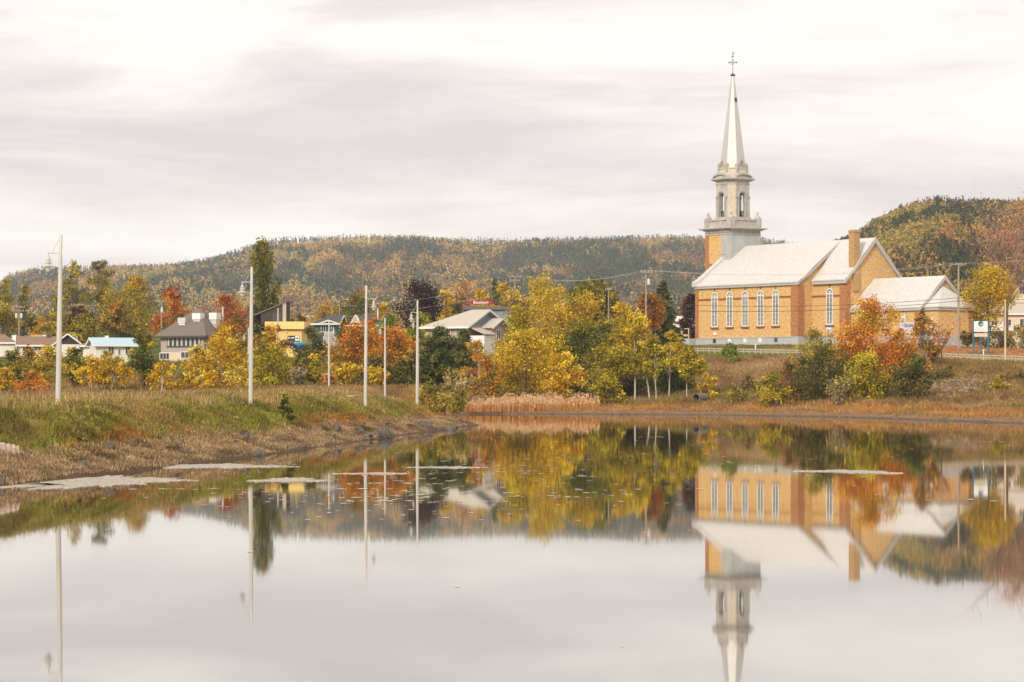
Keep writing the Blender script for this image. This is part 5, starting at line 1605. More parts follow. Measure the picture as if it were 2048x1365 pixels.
def text(parent, s, loc, size, material, rot=(PI / 2, 0, 0), name='lettering', sx=1.0, bold=0.0):
    c = bpy.data.curves.new(name, 'FONT'); c.body = s; c.size = size; c.align_x = 'CENTER'; c.align_y = 'CENTER'; c.extrude = .012; c.offset = bold
    o = bpy.data.objects.new(name, c); COL.objects.link(o); c.materials.append(material)
    dg = bpy.context.evaluated_depsgraph_get()
    me = bpy.data.meshes.new_from_object(o.evaluated_get(dg))
    bpy.data.objects.remove(o)
    me.name = name
    if not me.materials: me.materials.append(material)
    o = bpy.data.objects.new(name, me); COL.objects.link(o)
    o.parent = parent; o.location = loc; o.rotation_euler = rot
    return o


text(bn, 'Boutique', (3.5, .585, 5.4), .82, M['white'], bold=.012)
h = house('white trimmed dark red house mostly hidden by the purple tree left of the church', 1352, 560, zat(686, 560), -12, 4.6, 6, 3.8, 1.8, 'darkred', 'white_roof', over=.6, hr=2, wins=(('f', 1.5, 2.2, .8, 1.0), ('f', 3.2, 2.2, .8, 1.0)))
B().box(-.3, 3.6, -.9, -.05, 1.3, 1.7).build('balcony', M['white'], h)
# house at the right border
h = house('cream yellow house with white balcony seen through the bare trees at the right border', 1972, 515, zat(690, 515), -6, 14, 9, 6.2, 2.0, 'siding_cream', 'beige_roof', over=.6, hl=3.5,
          wins=(('f', 1.6, 3.4, 1.0, 1.4), ('f', 4.2, 3.4, 1.0, 1.4), ('f', 7.0, 3.4, 1.2, 1.5), ('f', 2.6, .8, 1.0, 1.4), ('f', 8.8, .8, 1.4, 1.5)))
b = B().box(.2, 5.2, -1.6, -.1, 2.6, 2.8).box(.2, 5.2, -1.6, -1.5, 3.55, 3.65)
for k in range(14): b.box(.25 + k * .37, .33 + k * .37, -1.58, -1.52, 2.8, 3.55)
b.build('balcony', M['white'], h)
h = house('tall pale house with a flat looking grey roof at the right border', 2030, 560, zat(690, 560), 0, 10, 9, 14.0, .5, 'siding_cream', 'grey_roof', over=.5, wins=(('f', 1.5, 10.5, 1.2, 1.5), ('f', 4.5, 10.5, 1.2, 1.5)))

# ------------------------------------------------------------------ lamp posts
def lamp(label, x, ybase, D, hpx, side, zb=None, head_h=None, hide_arm=False, lean=0.0):
    X = (x - 1024) / F * D
    z0 = gz(X, D)
    zt = zat(hpx, D); Hh = zt - z0
    r = empty('lamp_post', (X, D, z0), label, 'lamp post', 'lamp posts on the bank')
    r.rotation_euler = (0, lean, 0)
    B().lathe(0, 0, [(.17, -.4), (.17, .02), (.128, .04), (.120, Hh * .5), (.085, Hh * .86)], 12).lathe(0, 0, [(.075, Hh * .86), (.072, Hh), (.05, Hh + .03)], 10).build('pole', M['pole_white'], r, True)
    ha = Hh * .893
    b = B().tube([(0, 0, ha), (side * .56, 0, ha)], .028).tube([(side * .56, 0, ha + .05), (side * .56, 0, ha - .22)], .035)
    b.build('arm', M['lamp_grey'], r)
    B().tube([(side * .03, 0, Hh * .985), (side * .40, 0, ha)], .012, 5).build('stay', M['lamp_grey'], r)
    hx = side * .56
    z = ha - .2
    hd = B().lathe(hx, 0, [(.05, z + .04), (.07, z), (.075, z - .06), (.13, z - .09), (.14, z - .12), (.09, z - .14), (.10, z - .19), (.16, z - .22), (.16, z - .26), (.10, z - .28), (.12, z - .34), (.27, z - .40), (.28, z - .43), (.13, z - .42)], 14).build('lamp_head', M['lamp_grey'], r, True)
    B().lathe(hx, 0, [(.125, z - .42), (.135, z - .50), (.11, z - .60), (.05, z - .68), (.01, z - .69)], 12).build('globe', M['lamp_glass'], hd, True)
    return r


lamp('nearest and tallest white lamp post, its head hanging to the left', 116, 815, 124.6, 470, -1, lean=.017)
lamp('second white lamp post from the left border, in front of the Lombardy poplar', 501, 800, 162, 535, -1, lean=.009)
lamp('white lamp post with its head on the right of the pole', 730.5, 787, 202, 572, 1, lean=.009)
lamp('white lamp post left of the wide olive bush, last of the row on the crest', 834, 779, 243, 602, -1, lean=.005)
lamp('thin far lamp post right of the third one, before the orange red maple', 770, 772, 315, 637, -1)
lamp('thin far lamp post with bare pole in front of the wide orange maple\'s left edge', 658, 773, 325, 642, 1)
lamp('small far lamp post almost hidden behind the second lamp post', 497, 775, 350, 656, -1)
lamp('far lamp post hidden behind the last post of the crest except its lower head', 836, 774, 325, 622, -1)

# ------------------------------------------------------------------ utility poles and cables
TOPS = {}


def upole(key, label, x, ytop, D, ybase=None, arms=((.35, 1.2),), cans=(), r=.15, m='wood_pole', sl=0):
    X = (x - 1024) / F * D; z0 = gz(X, D); zt = zat(ytop, D)
    e = empty('utility_pole', (X, D, z0), label, 'utility pole', 'utility poles')
    H = zt - z0
    B().lathe(0, 0, [(r, -.5), (r * .95, H * .3), (r * .7, H)], 9).build('post', M[m], e, True)
    for dz, w in arms:
        b = B().box(-w, w, -.07 - r, .05 - r, H - dz - .06, H - dz + .06)
        a = b.build('crossarm', M['wood_pole'], e)
        b = B()
        for q in (-w * .92, -w * .35, w * .4, w * .92):
            b.lathe(q, -r, [(.05, H - dz + .061), (.08, H - dz + .12), (.05, H - dz + .2), (.06, H - dz + .27), (.02, H - dz + .32)], 7)
        b.pieces('insulator', M['lamp_grey'], a)
    for dx, dz in cans:
        B().lathe(dx, -.15, [(.05, H - dz - .02), (.24, H - dz), (.24, H - dz + .85), (.16, H - dz + .95)], 10).build('transformer', M['galv'], e, True)
    if sl:
        la = B().tube([(0, 0, H - sl), (-.8, -.1, H - sl + .75), (-1.9, -.2, H - sl + .9)], .05)
        la.build('lamp_arm', M['galv'], e)
        B().box(-2.6, -1.85, -.35, -.05, H - sl + .8, H - sl + .98).build('street_light', M['galv'], e)
    TOPS[key] = (X, D, z0, H)
    return e


upole('a', 'utility pole with a pair of transformers at the far left above the brown roof', 38, 612, 500, arms=((.3, 1.1), (1.0, .9)), cans=((-.45, 2.3), (.45, 2.3)))
upole('b', 'utility pole with one transformer between the big ochre maple and the red maple', 323, 600, 505, arms=((.3, 1.1),), cans=((.1, 2.4),))
upole('c', 'thin utility pole behind the teal house, left one of two', 664, 618, 500, arms=())
upole('d', 'thin utility pole by the round green maple behind the teal house', 679, 612, 520, arms=())
upole('e', 'utility pole with two crossarms left of the large airy yellow tree', 1030, 552, 470, arms=((.2, 1.1), (.9, .9)))
upole('f', 'thin utility pole in front of the weeping willow', 1217, 574, 470, arms=((.5, .55),), r=.12)
upole('g', 'tall utility pole with a transformer left of the church front', 1292, 541, 428, arms=((.35, .85),), cans=((.42, 2.3),), r=.17)
upole('h', 'tall wooden utility pole with a street light arm right of the sacristy', 1917, 527, 430, arms=((.25, 1.15),), sl=5.8, r=.2)
upole('i', 'pale wooden pole standing at the guard rail near the right border', 2010.5, 599, 384, arms=(), r=.14, m='pale_pole')
upole('k', 'utility pole rising behind the loose poplars at the upper left', 153, 609, 540, arms=((.2, 1.1),))


def cable(label, pts, sag, r=.03, m='cable', group='overhead cables'):
    P_ = []
    for a, c in zip(pts[:-1], pts[1:]):
        a, c = Vector(a), Vector(c)
        for k in range(14 if c is not pts[-1] else 14):
            t = k / 14; P_.append(a.lerp(c, t) - Vector((0, 0, sag * 4 * t * (1 - t))))
    P_.append(Vector(pts[-1]))
    o = B().tube(P_, r, 5).build('power_cable', M[m])
    tag(o, label, 'cable', group)


def tp(k, dz, dx=0.0): X, D, z0, H = TOPS[k]; return (X + dx, D - .3, z0 + H - dz)


XR = at(2300, 575, 425)
cable('upper black cable crossing the church windows, running to the street light pole', [tp('f', 3.4), tp('g', 5.2), tp('h', 5.5), tuple(XR)], .9, .035)
cable('lower black cable crossing the church windows, running to the street light pole', [tp('f', 4.0), tp('g', 6.2), tp('h', 6.0), (XR.x, XR.y, XR.z - .8)], .9, .04)
cable('pale top cable from the tall transformer pole over the church roof', [tp('e', .0, .8), tp('g', .0, .5), tp('h', .0, -.9), (XR.x, XR.y, XR.z + 8)], 1.2, .018, 'cable_pale')
cable('pale cable along the crossarms left of the church front', [tp('e', .0, -.8), tp('g', .0, -.5), tp('h', .0, .9)], 1.3, .018, 'cable_pale')
cable('pale thin cable over the village from the two armed pole to the round green maple', [tp('d', .1), tp('e', 1.0)], .8, .016, 'cable_pale')
cable('dark cable over the teal and cream houses', [tp('b', 1.6), tp('c', .6), tp('d', 1.0), tp('e', 4.0)], 1.0, .025)
cable('pale cable over the roofs at the far left', [(-130, 505, TOPS['a'][2] + TOPS['a'][3] - .3), tp('a', .0), tp('k', .0), tp('b', .0)], .6, .02, 'cable_pale')
cable('thin pale cable passing before the big purple maple', [tp('d', 2.2), tp('e', 2.6)], .6, .02, 'cable_pale')

# ------------------------------------------------------------------ guard rail, signs, small things by the road
gr = empty('guard_rail', (0, 0, 0), 'long low guard rail of pale posts and two beams along the road edge', 'guard rail')
xs = np.linspace(float(at(1385, 0, 405).x), float(at(2120, 0, 376).x), 62)
posts = []
for x in xs:
    y = float(road_y(x)) + .25; z = float(road_z(x))
    o = B().box(-.10, .10, -.10, .10, -.5, .80).build('rail_post', M['rail_post'] if 'rail_post' in M else M.setdefault('rail_post', mat('rail_post', (.40, .37, .27), .85, noise=.15)), gr, loc=(x, y, z)) if not posts else None
    if o is None:
        o = posts[0].copy(); COL.objects.link(o); o.parent = gr; o.location = (x, y, z)
    posts.append(o)
for dz in (.28, .62):
    b = B()
    for k in range(len(xs) - 1):
        a, c = xs[k], xs[k + 1]
        ya, yc_ = float(road_y(a)) + .40, float(road_y(c)) + .40
        za, zc_ = float(road_z(a)) + dz, float(road_z(c)) + dz
        b.add([(a, ya, za), (c, yc_, zc_), (c, yc_, zc_ + .15), (a, ya, za + .15), (a, ya + .06, za), (c, yc_ + .06, zc_), (c, yc_ + .06, zc_ + .15), (a, ya + .06, za + .15)],
              [(0, 1, 2, 3), (7, 6, 5, 4), (3, 2, 6, 7), (0, 4, 5, 1)])
    b.build('beam', M.setdefault('beam', mat('weathered_beam', (.44, .42, .35), .8, noise=.12)), gr)


def on_road(x_px, d):
    """point beside the road: pixel column, metres behind the rail"""
    X = (x_px - 1024) / F * 400
    for _ in range(5):
        Y = float(road_y(X)) + d; X = (x_px - 1024) / F * Y
    return X, Y, gz(X, Y)


for lab, xp, d, h_ in (('white marker post on the church side of the road', 1511, 12.6, 1.75), ('white marker post before the blue and white sign', 1967, 12.6, 1.75), ('white marker post at the wooden ramp railing', 1362, 12.8, 1.9)):
    X, Y, z = on_road(xp, d)
    e = empty('marker_post', (X, Y, z), lab, 'post', 'white marker posts')
    B().box(-.07, .07, -.05, .05, -.2, h_).build('post', M['white'], e)
    B().box(-.071, .071, -.056, -.0505, h_ - .3, h_ - .15).build('reflector', M['galv'], e)

# blue and white community sign
X, Y, z = on_road(1961.5, 30)
sg = empty('information_sign', (X, Y, z), 'white sign with a teal round logo on two blue posts beside the wooden pole', 'sign', rz=-.06)
k_ = Y / F
zs = lambda y: zat(y, Y) - z
for dx in (-15, 15): B().box(dx * k_ - .10, dx * k_ + .10, -.1, .1, -.4, zs(641)).build('post', M['teal'], sg)
B().box(-.07, .07, -.02, .1, -.4, zs(667)).build('centre_post', M['teal'], sg)
pn = B().box(-13.6 * k_, 13.6 * k_, -.07, .05, zs(664), zs(643)).build('panel', M['white'], sg)
B().box(-13.2 * k_, 13.2 * k_, -.06, -.021, zs(674), zs(667)).build('lower_panel', M['siding_cream'], sg)
lg = B().loft([[(5.4 * k_ * math.cos(a), yy, zs(648) + 5.4 * k_ * math.sin(a)) for a in np.linspace(0, 2 * PI, 24, endpoint=False)] for yy in (-.11, -.075)]).build('logo', M['teal'], pn)
B().prism([(-2.2 * k_, zs(650.5)), (3.0 * k_, zs(648.2)), (4.8 * k_, zs(645.2)), (4.2 * k_, zs(648.6)), (2.0 * k_, zs(650.6))], 'y', -.13, -.112).build('logo_swoosh', M['white'], lg)
b = B()
for yy, w_ in ((655.5, 11), (657.6, 9), (659.6, 12), (661.6, 10)): b.box(-w_ * k_, w_ * k_, -.085, -.072, zs(yy + .35), zs(yy - .35))
b.build('text_line', M['lamp_grey'], pn)
b = B()
for yy, w_ in ((669.3, 10), (671.8, 8)): b.box(-w_ * k_, w_ * k_, -.075, -.062, zs(yy + .4), zs(yy - .4))
b.build('text_line', M['lamp_grey'], sg)

# QUAI sign in front of the sacristy
X, Y, z = on_road(1818, 22)
k_ = Y / F
sg = empty('quay_sign', (X, Y, z), 'pale sign lettered QUAI half hidden by the orange leaves', 'sign')
zs = lambda y: zat(y, Y) - z
pn = B().box(-13 * k_, 12 * k_, -.05, .05, zs(668), zs(645)).build('panel', mat('pale_lilac', (.55, .53, .56), .7), sg)
for dx in (-10, 10): B().box(dx * k_ - .05, dx * k_ + .05, .051, .15, -.4, zs(650)).build('post', M['galv'], sg)
text(pn, 'QUAI', (-1.5 * k_, -.066, zs(651.5)), .60, mat('sign_violet', (.07, .05, .22), .6), bold=.018)
X, Y, z = on_road(1659, 24)
k_ = Y / F
zs = lambda y: zat(y, Y) - z
sg = empty('road_sign', (X, Y, z), 'small blue and white road sign under the choir window', 'sign')
B().box(-.05, .05, -.03, .03, -.4, zs(651)).build('post', M['galv'], sg)
B().box(-6.2 * k_, 6.2 * k_, -.07, -.032, zs(655), zs(651.5)).build('blue_panel', M['blue'], sg)
B().box(-6.4 * k_, 3 * k_, -.075, -.032, zs(658), zs(655.2)).build('white_panel', M['white'], sg)
B().box(-1.5 * k_, 5.5 * k_, -.065, -.032, zs(666), zs(658.3)).build('dark_panel', M['lamp_grey'], sg)
# white board by the yellow trees
X, Y, z = on_road(1324, 7)
e = empty('notice_board', (X, Y, gz(X, Y)), 'white rounded board between the slender birches and the tall aspen', 'board')
pn = B().prism([(-.45, -.2), (.45, -.2), (.45, .95), (.36, 1.12), (-.3, 1.12), (-.45, .95)], 'y', -.3, .3).build('board', M['white'], e)
B().box(-.72, -.46, -.2, .3, -.2, .35).build('red_base', M['darkred'], e)

# parked car and blue container beside the yellow building
zc = zat(699, 430)
p = at(569, 0, 430)
car = empty('parked_car', (p.x, p.y, zc), 'black car with a pale bonnet parked before the yellow building', 'car', rz=math.radians(8))
b = B().prism([(-1.9, .3), (1.9, .3), (1.92, .72), (1.2, .86), (-.9, .9), (-1.85, .74)], 'y', -.8, .8); b.build('body', M['charcoal'], car)
b = B().prism([(-1.2, .87), (1.15, .87), (.75, 1.32), (-.5, 1.36)], 'y', -.68, .68); cb = b.build('cabin', M['glass'], car)
B().prism([(-.52, 1.36), (.76, 1.325), (.74, 1.37), (-.5, 1.41)], 'y', -.66, .66).build('roof', M['charcoal'], cb)
B().prism([(-1.86, .745), (-.92, .905), (-.92, .93), (-1.86, .77)], 'y', -.75, .75).build('bonnet', M['galv'], car)
for sx in (-1.15, 1.2):
    for sy in (-.82, .62):
        w_ = B().loft([[(sx + .31 * math.cos(a), yy, .31 + .31 * math.sin(a)) for a in np.linspace(0, 2 * PI, 14, endpoint=False)] for yy in (sy, sy + .2)]).build('wheel', M['cable'], car)
        B().loft([[(sx + .18 * math.cos(a), yy, .31 + .18 * math.sin(a)) for a in np.linspace(0, 2 * PI, 10, endpoint=False)] for yy in (sy - .01, sy + .21)]).build('rim', M['galv'], w_)
p = at(599, 0, 432)
ct = empty('waste_container', (p.x, p.y, zat(701, 432)), 'bright blue slanted lid waste container beside the black car', 'container')
M['cblue'] = mat('container_blue', (.01, .20, .50), .5)
b = B().prism([(-.75, 0), (.75, 0), (.85, .85), (-.82, .85)], 'y', -.6, .6); b.build('bin', M['cblue'], ct)
B().prism([(-.86, .86), (.9, .86), (.55, 1.28), (-.6, 1.22)], 'y', -.64, .64).build('lid', mat('container_lid', (.015, .28, .62), .45), ct)
b = B()
for q in (-.5, 0, .5): b.box(q - .04, q + .04, -.68, -.6, .05, .8)
b.pieces('rib', M['cblue'], ct)

# ------------------------------------------------------------------ culvert, pipe, rocks
p = at(1392, 0, 336); z = gz(p.x, 336)
cv = empty('culvert_pipe', (at(1392, 0, 341).x, 341, gz(at(1392, 0, 341).x, 341) - .28), 'dark concrete culvert pipe opening at the embankment foot', 'culvert', rz=math.radians(-38))
ri, ro = .48, .60
ring = lambda r, y: [(r * math.cos(a), y, .75 + r * math.sin(a)) for a in np.linspace(0, 2 * PI, 20, endpoint=False)]
b = B().loft([ring(ri, 1.9), ring(ri, 0), ring(ro, 0), ring(ro, 2.0)], cap=False)
b.build('pipe', mat('old_concrete', (.16, .145, .13), .9, noise=.3, nscale=2), cv, True)
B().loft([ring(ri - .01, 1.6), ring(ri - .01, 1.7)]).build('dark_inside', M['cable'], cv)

p = at(10, 905, 104)
pipe = empty('old_pipe', (p.x, p.y, p.z + .34), 'rusty ribbed old pipe in white flakes sticking out of the bank at the left border', 'pipe', rz=math.radians(20))
M['rust_pipe'] = mat('flaking_pipe', (.62, .58, .54), .7, noise=.2, nscale=2, stretch=(1, 8, 1), col2=(.30, .12, .045))
rings = []
for k in range(49):
    t = k / 48; x_ = -1.9 + 2.4 * t; r_ = (.27 if k % 4 < 2 else .24) * (1 + .06 * math.sin(k * 1.7))
    rings.append([(x_, r_ * math.cos(a), .16 - .50 * t + r_ * math.sin(a)) for a in np.linspace(0, 2 * PI, 16, endpoint=False)])
b = B().loft(rings[:], cap=False); b.build('shell', M['rust_pipe'], pipe, True)
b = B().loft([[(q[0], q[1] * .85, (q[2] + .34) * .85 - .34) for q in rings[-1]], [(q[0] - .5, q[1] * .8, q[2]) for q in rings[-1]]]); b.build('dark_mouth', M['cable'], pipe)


def rock_mesh(seed, sx, sy, sz):
    import bmesh
    r_ = random.Random(seed)
    bm = bmesh.new(); bmesh.ops.create_icosphere(bm, subdivisions=3, radius=1)
    cuts = [(Vector((r_.gauss(0, 1), r_.gauss(0, 1), r_.gauss(.2, 1))).normalized(), r_.uniform(.5, .85)) for _ in range(11)]
    off = Vector((seed * 3.1, seed * 1.7, 0))
    from mathutils import noise as mn
    for v in bm.verts:
        for n_, d_ in cuts:
            k = v.co.dot(n_)
            if k > d_: v.co -= n_ * (k - d_)
        v.co *= 1 + .10 * mn.noise(v.co * 2.5 + off)
        v.co = Vector((v.co.x * sx, v.co.y * sy, v.co.z * sz))
    me = bpy.data.meshes.new('rock'); bm.to_mesh(me); bm.free()
    return me


# label, x, y of its foot in the photograph, width px, height px
ROCKS = [('dark rusty boulder standing alone under the green slope near the left', 216, 902, 36, 24), ('small dark stone below the rusty boulder', 186, 916, 14, 9), ('half sunk black rock at the left border by the water', 2, 972, 24, 26),
         ('wide weedy hump of rock at the water near the left', 168, 938, 34, 22), ('pale grey slab left of the small spruce', 492, 880, 22, 20), ('dark slab beside the pale grey slab', 505, 884, 18, 14),
         ('black flat rock at the waterline below the pale grey slab', 512, 912, 40, 18), ('round grey stone at the waterline below the small spruce', 608, 897, 14, 11), ('upright dark rock right of the small spruce', 674, 866, 26, 24),
         ('lower dark rock leaning on the upright one', 671, 877, 18, 12), ('grey block left in the middle rock cluster', 718, 864, 22, 16), ('tilted slab in the middle rock cluster', 735, 876, 34, 14), ('largest tilted brown boulder of the middle cluster', 762, 876, 40, 28),
         ('small stone right of the largest tilted boulder', 782, 872, 20, 12), ('tiny dark stone at the waterline under the middle cluster', 720, 886, 9, 6), ('tiny stone at the waterline left of the bank\'s tip', 820, 876, 9, 6),
         ('dark rock under the wide olive bush', 848, 856, 34, 20), ('grey boulder under the bank\'s tip bush', 900, 861, 28, 16), ('small grey boulder at the tip of the bank', 912, 857, 14, 10), ('small brown stone near the upright dark rock', 640, 862, 16, 8), ('flat brown stone above the round grey stone', 560, 878, 24, 9),
         ('low brown stone left of the pale slab', 470, 888, 20, 9), ('small dark stone halfway between the rusty boulder and the pale slab', 400, 898, 16, 8), ('small grey stone right of the rusty boulder', 262, 896, 22, 14)]


def ground_hit(x, y):
    """first terrain point along the ray through a photograph pixel"""
    D = np.linspace(70, 330, 2600); X = (x - 1024) / F * D
    zr = CZ + (HY - y) / F * D
    h_ = np.maximum(height(X, D), 0)
    k = np.argmax(h_ >= zr)
    return float(X[k]), float(D[k]), float(h_[k])


for i, (lab, x, y, w_, h_) in enumerate(ROCKS):
    X, D, z = ground_hit(x, y)
    k_ = D / F
    o = link('rock', rock_mesh(i + 3, w_ * k_ * .54, w_ * k_ * .42, h_ * k_ * .62), M['rock'], None, (X, D + w_ * k_ * .2, z + h_ * k_ * .22))
    o.rotation_euler = (0, RNG.uniform(-.25, .25), RNG.uniform(0, 6))
    tag(o, lab, 'rock', 'rocks on the bank')

# dark ledge stones beyond the marsh at the left, and stones on the right slope: many small ones
def rubble(name, pts, smin, smax, material, kind='stuff'):
    V = []; Fc = []; n = 0
    proto = []
    for s_ in range(5):
        me = rock_mesh(60 + s_, 1, .8, .6)
        v = np.empty(len(me.vertices) * 3); me.vertices.foreach_get('co', v); v = v.reshape(-1, 3)
        f = np.empty(len(me.polygons) * 3, int); me.polygons.foreach_get('vertices', f); proto.append((v, f.reshape(-1, 3))); bpy.data.meshes.remove(me)
    for (X, Y, z) in pts:
        v, f = proto[RNG.integers(0, 5)]
        a = RNG.uniform(0, 6.28); s_ = RNG.uniform(smin, smax); c, sn = math.cos(a), math.sin(a)
        R3 = np.array([[c, -sn, 0], [sn, c, 0], [0, 0, 1]])
        V.append((v * s_) @ R3.T + np.array([X, Y, z])); Fc.append(f + n); n += len(v)
    tag(link(name, mesh_np(name, np.concatenate(V), np.concatenate(Fc)), material), kind=kind)


pts = []
for k in range(210):
    col = RNG.uniform(-80, 215); D = RNG.uniform(321, 327); X = (col - 1024) / F * D
    pts.append((X, D, gz(X, D) + .12))
rubble('ledge_stones', pts, .22, .62, M['rock'])
pts = []
for k in range(240):
    t = RNG.random(); col = 1868 + 90 * t + RNG.normal(0, 16); D = 318 + 24 * RNG.random() + 8 * t; X = (col - 1024) / F * D
    pts.append((X, D, gz(X, D) + .05))
rubble('slope_stones', pts, .10, .42, mat('rubble', (.27, .20, .17), .9, noise=.4, nscale=3))
pts = []
for k in range(420):
    D = 90 * (245 / 90) ** RNG.random(); s_ = RNG.choice([RNG.uniform(2.0, 3.3), RNG.uniform(.4, 3.0)]); X = float(np.interp(D, POND[1:9, 1], POND[1:9, 0])) - s_
    if fbm(np.array([X * .3]), np.array([D * .12]), 66, 3)[0] < .47: continue
    pts.append((X, D, gz(X, D) + .02))
rubble('bank_clods', pts, .05, .26, mat('dark_clod', (.10, .078, .058), .95, noise=.5, nscale=5, spec=.05))
pts = []
for k in range(170):
    col = RNG.uniform(950, 2048); X0 = (col - 1024) / F
    Ds = np.linspace(235, 345, 220); s_ = shore_dist(X0 * Ds, Ds); j = np.argmax((s_ > .2) & (Ds > 245))
    D = Ds[j] + RNG.uniform(0, 2.5); pts.append((X0 * D, D, gz(X0 * D, D)))
rubble('shore_stones', pts, .06, .3, mat('shore_stone', (.16, .115, .08), .9, noise=.4, nscale=3))

# ------------------------------------------------------------------ grass, reeds, litter, floating scum
def blades(name, X, Y, Z, C, h, w, lean=.35, per=4, spread=.12, material='blade'):
    n = len(X)
    X = np.repeat(X, per) + RNG.normal(0, spread, n * per); Y = np.repeat(Y, per) + RNG.normal(0, spread, n * per); Z = np.repeat(Z, per)
    h = np.repeat(h, per) * RNG.uniform(.55, 1.2, n * per)
    C = np.repeat(C, per, 0) * RNG.uniform(.75, 1.25, (n * per, 1))
    a = RNG.uniform(0, PI, n * per); dx = np.cos(a) * w / 2; dy = np.sin(a) * w / 2
    lx = RNG.normal(0, lean, n * per) * h; ly = RNG.normal(0, lean, n * per) * h
    p0 = np.stack([X - dx, Y - dy, Z - .04], 1); p1 = np.stack([X + dx, Y + dy, Z - .04], 1)
    m0 = np.stack([X + lx * .35 - dx * .7, Y + ly * .35 - dy * .7, Z + h * .6], 1); m1 = np.stack([X + lx * .35 + dx * .7, Y + ly * .35 + dy * .7, Z + h * .6], 1)
    tp_ = np.stack([X + lx, Y + ly, Z + h * np.sqrt(np.clip(1 - lean ** 2, .3, 1))], 1)
    V = np.stack([p0, p1, m1, m0, tp_], 1).reshape(-1, 3)
    i = np.arange(n * per)[:, None] * 5
    q = i + np.array([[0, 1, 2, 3]]); t3 = i + np.array([[3, 2, 4]])
    CC = np.repeat(C, 5, 0)
    o = link(name, mesh_np(name, V, [q, t3], CC), M[material]); tag(o, kind='stuff')
    return o


# bank grass: denser near the camera
n = 85000
D = 88 * (262 / 88) ** RNG.random(n)
s_in = RNG.uniform(.9, 30, n) ** 1.0
s_in = np.where(RNG.random(n) < .55, RNG.uniform(.9, 9, n), s_in)
shx = np.interp(D, POND[1:9, 1], POND[1:9, 0])
X = shx - s_in * 1.01
s = shore_dist(X, D)
ok = (s > 1.0)
pathd = np.min(np.stack([np.hypot(X - q[0], D - q[1]) for q in px[::2]]), 0)
ok &= pathd > 1.3
X, D, s = X[ok], D[ok], s[ok]
Z = height(X, D)
tuft = fbm(X * 1.1, D * .55, 91, 3)
C = zone_colour(X, D, 1.0) * RNG.uniform(.85, 1.2, (len(X), 1)) * (.72 + .56 * np.clip((fbm(X * .9, D * .42, 133, 3) - .3) * 2.5, 0, 1))[:, None]
hgt = np.interp(s, [1, 2.6, 3.3, 4.5, 6.5, 12], [.08, .13, .26, .34, .36, .36]) * (0.2 + .95 * np.clip((tuft - .25) * 2, 0, 1))
blades('bank_grass', X, D, Z, C * .95, hgt, np.repeat(np.interp(D, [90, 250], [.035, .06]), 4), per=4, spread=.13)
# broad leaved weeds among the grass
n = 2600
D2 = 90 * (255 / 90) ** RNG.random(n); X2 = np.interp(D2, POND[1:9, 1], POND[1:9, 0]) - RNG.uniform(3.0, 11, n)
s2 = shore_dist(X2, D2); k = (s2 > 2.9) & (fbm(X2 * .4, D2 * .2, 151, 3) > .47); X2, D2 = X2[k], D2[k]
P = np.repeat(np.stack([X2, D2, height(X2, D2) + .12], 1), 12, 0) + RNG.normal(size=(len(X2) * 12, 3)) * np.array([.20, .2, .10])
WC = np.array([lin(c) for c in ((120, 126, 48), (142, 142, 56), (104, 112, 46), (168, 150, 66), (150, 122, 70))])[RNG.integers(0, 5, len(X2))]
V, Q, CC = leaf_mesh(P, np.repeat(WC, 12, 0) * RNG.uniform(.7, 1.2, (len(P), 1)), .15, .4, .6)
tag(link('bank_weeds', mesh_np('bank_weeds', V, Q, CC), M['leaf']), kind='stuff')
# seed heads / tall dry stalks on the crest
k = RNG.random(len(X)) < .05
k &= s > 5
blades('dry_stalks', X[k], D[k], Z[k], np.ones((k.sum(), 3)) * C_['straw'] * RNG.uniform(.7, 1.15, (k.sum(), 1)), np.full(k.sum(), .62), .03, lean=.3, per=3, spread=.2)
# flattened dead reeds on the water's edge
n = 42000
D = 88 * (250 / 88) ** RNG.random(n); s_in = RNG.uniform(.2, 3.0, n); X = np.interp(D, POND[1:9, 1], POND[1:9, 0]) - s_in
s = shore_dist(X, D); k = (s > .15) & (s < 2.9); X, D = X[k], D[k]
C = np.ones((len(X), 3)) * C_['wrack']; C *= RNG.uniform(.3, 1.12, (len(X), 1)) * (.45 + .7 * np.clip((fbm(X * 1.3, D * .6, 88, 3) - .25) * 3, 0, 1))[:, None]
blades('dead_reed_litter', X, D, height(X, D) + .02, C, np.full(len(X), .12), .022, lean=1.2, per=3, spread=.2)
# far side grass: marsh, embankment, orange fringe
n = 70000
col = RNG.uniform(-60, 2140, n); D = RNG.uniform(236, 470, n) ; X = (col - 1024) / F * D
s = shore_dist(X, D); dr = D - road_y(X)
k = (s > 1.6) & ~((dr > -.3) & (dr < 14) & (X > _RX[0])) & ~((D < 262) & (X < 0))
X, D, s = X[k], D[k], s[k]; col = col[k]
C = zone_colour(X, D, .8) * RNG.uniform(.8, 1.15, (len(X), 1))
hg = np.where(s < 8, .34, .5) * RNG.uniform(.5, 1.3, len(X))
hg = np.where((D > road_y(X) - 3.0) & (X > _RX[0]), .22, hg)
blades('far_grass', X, D, height(X, D), C * .95, hg, .10, lean=.4, per=3, spread=.35)
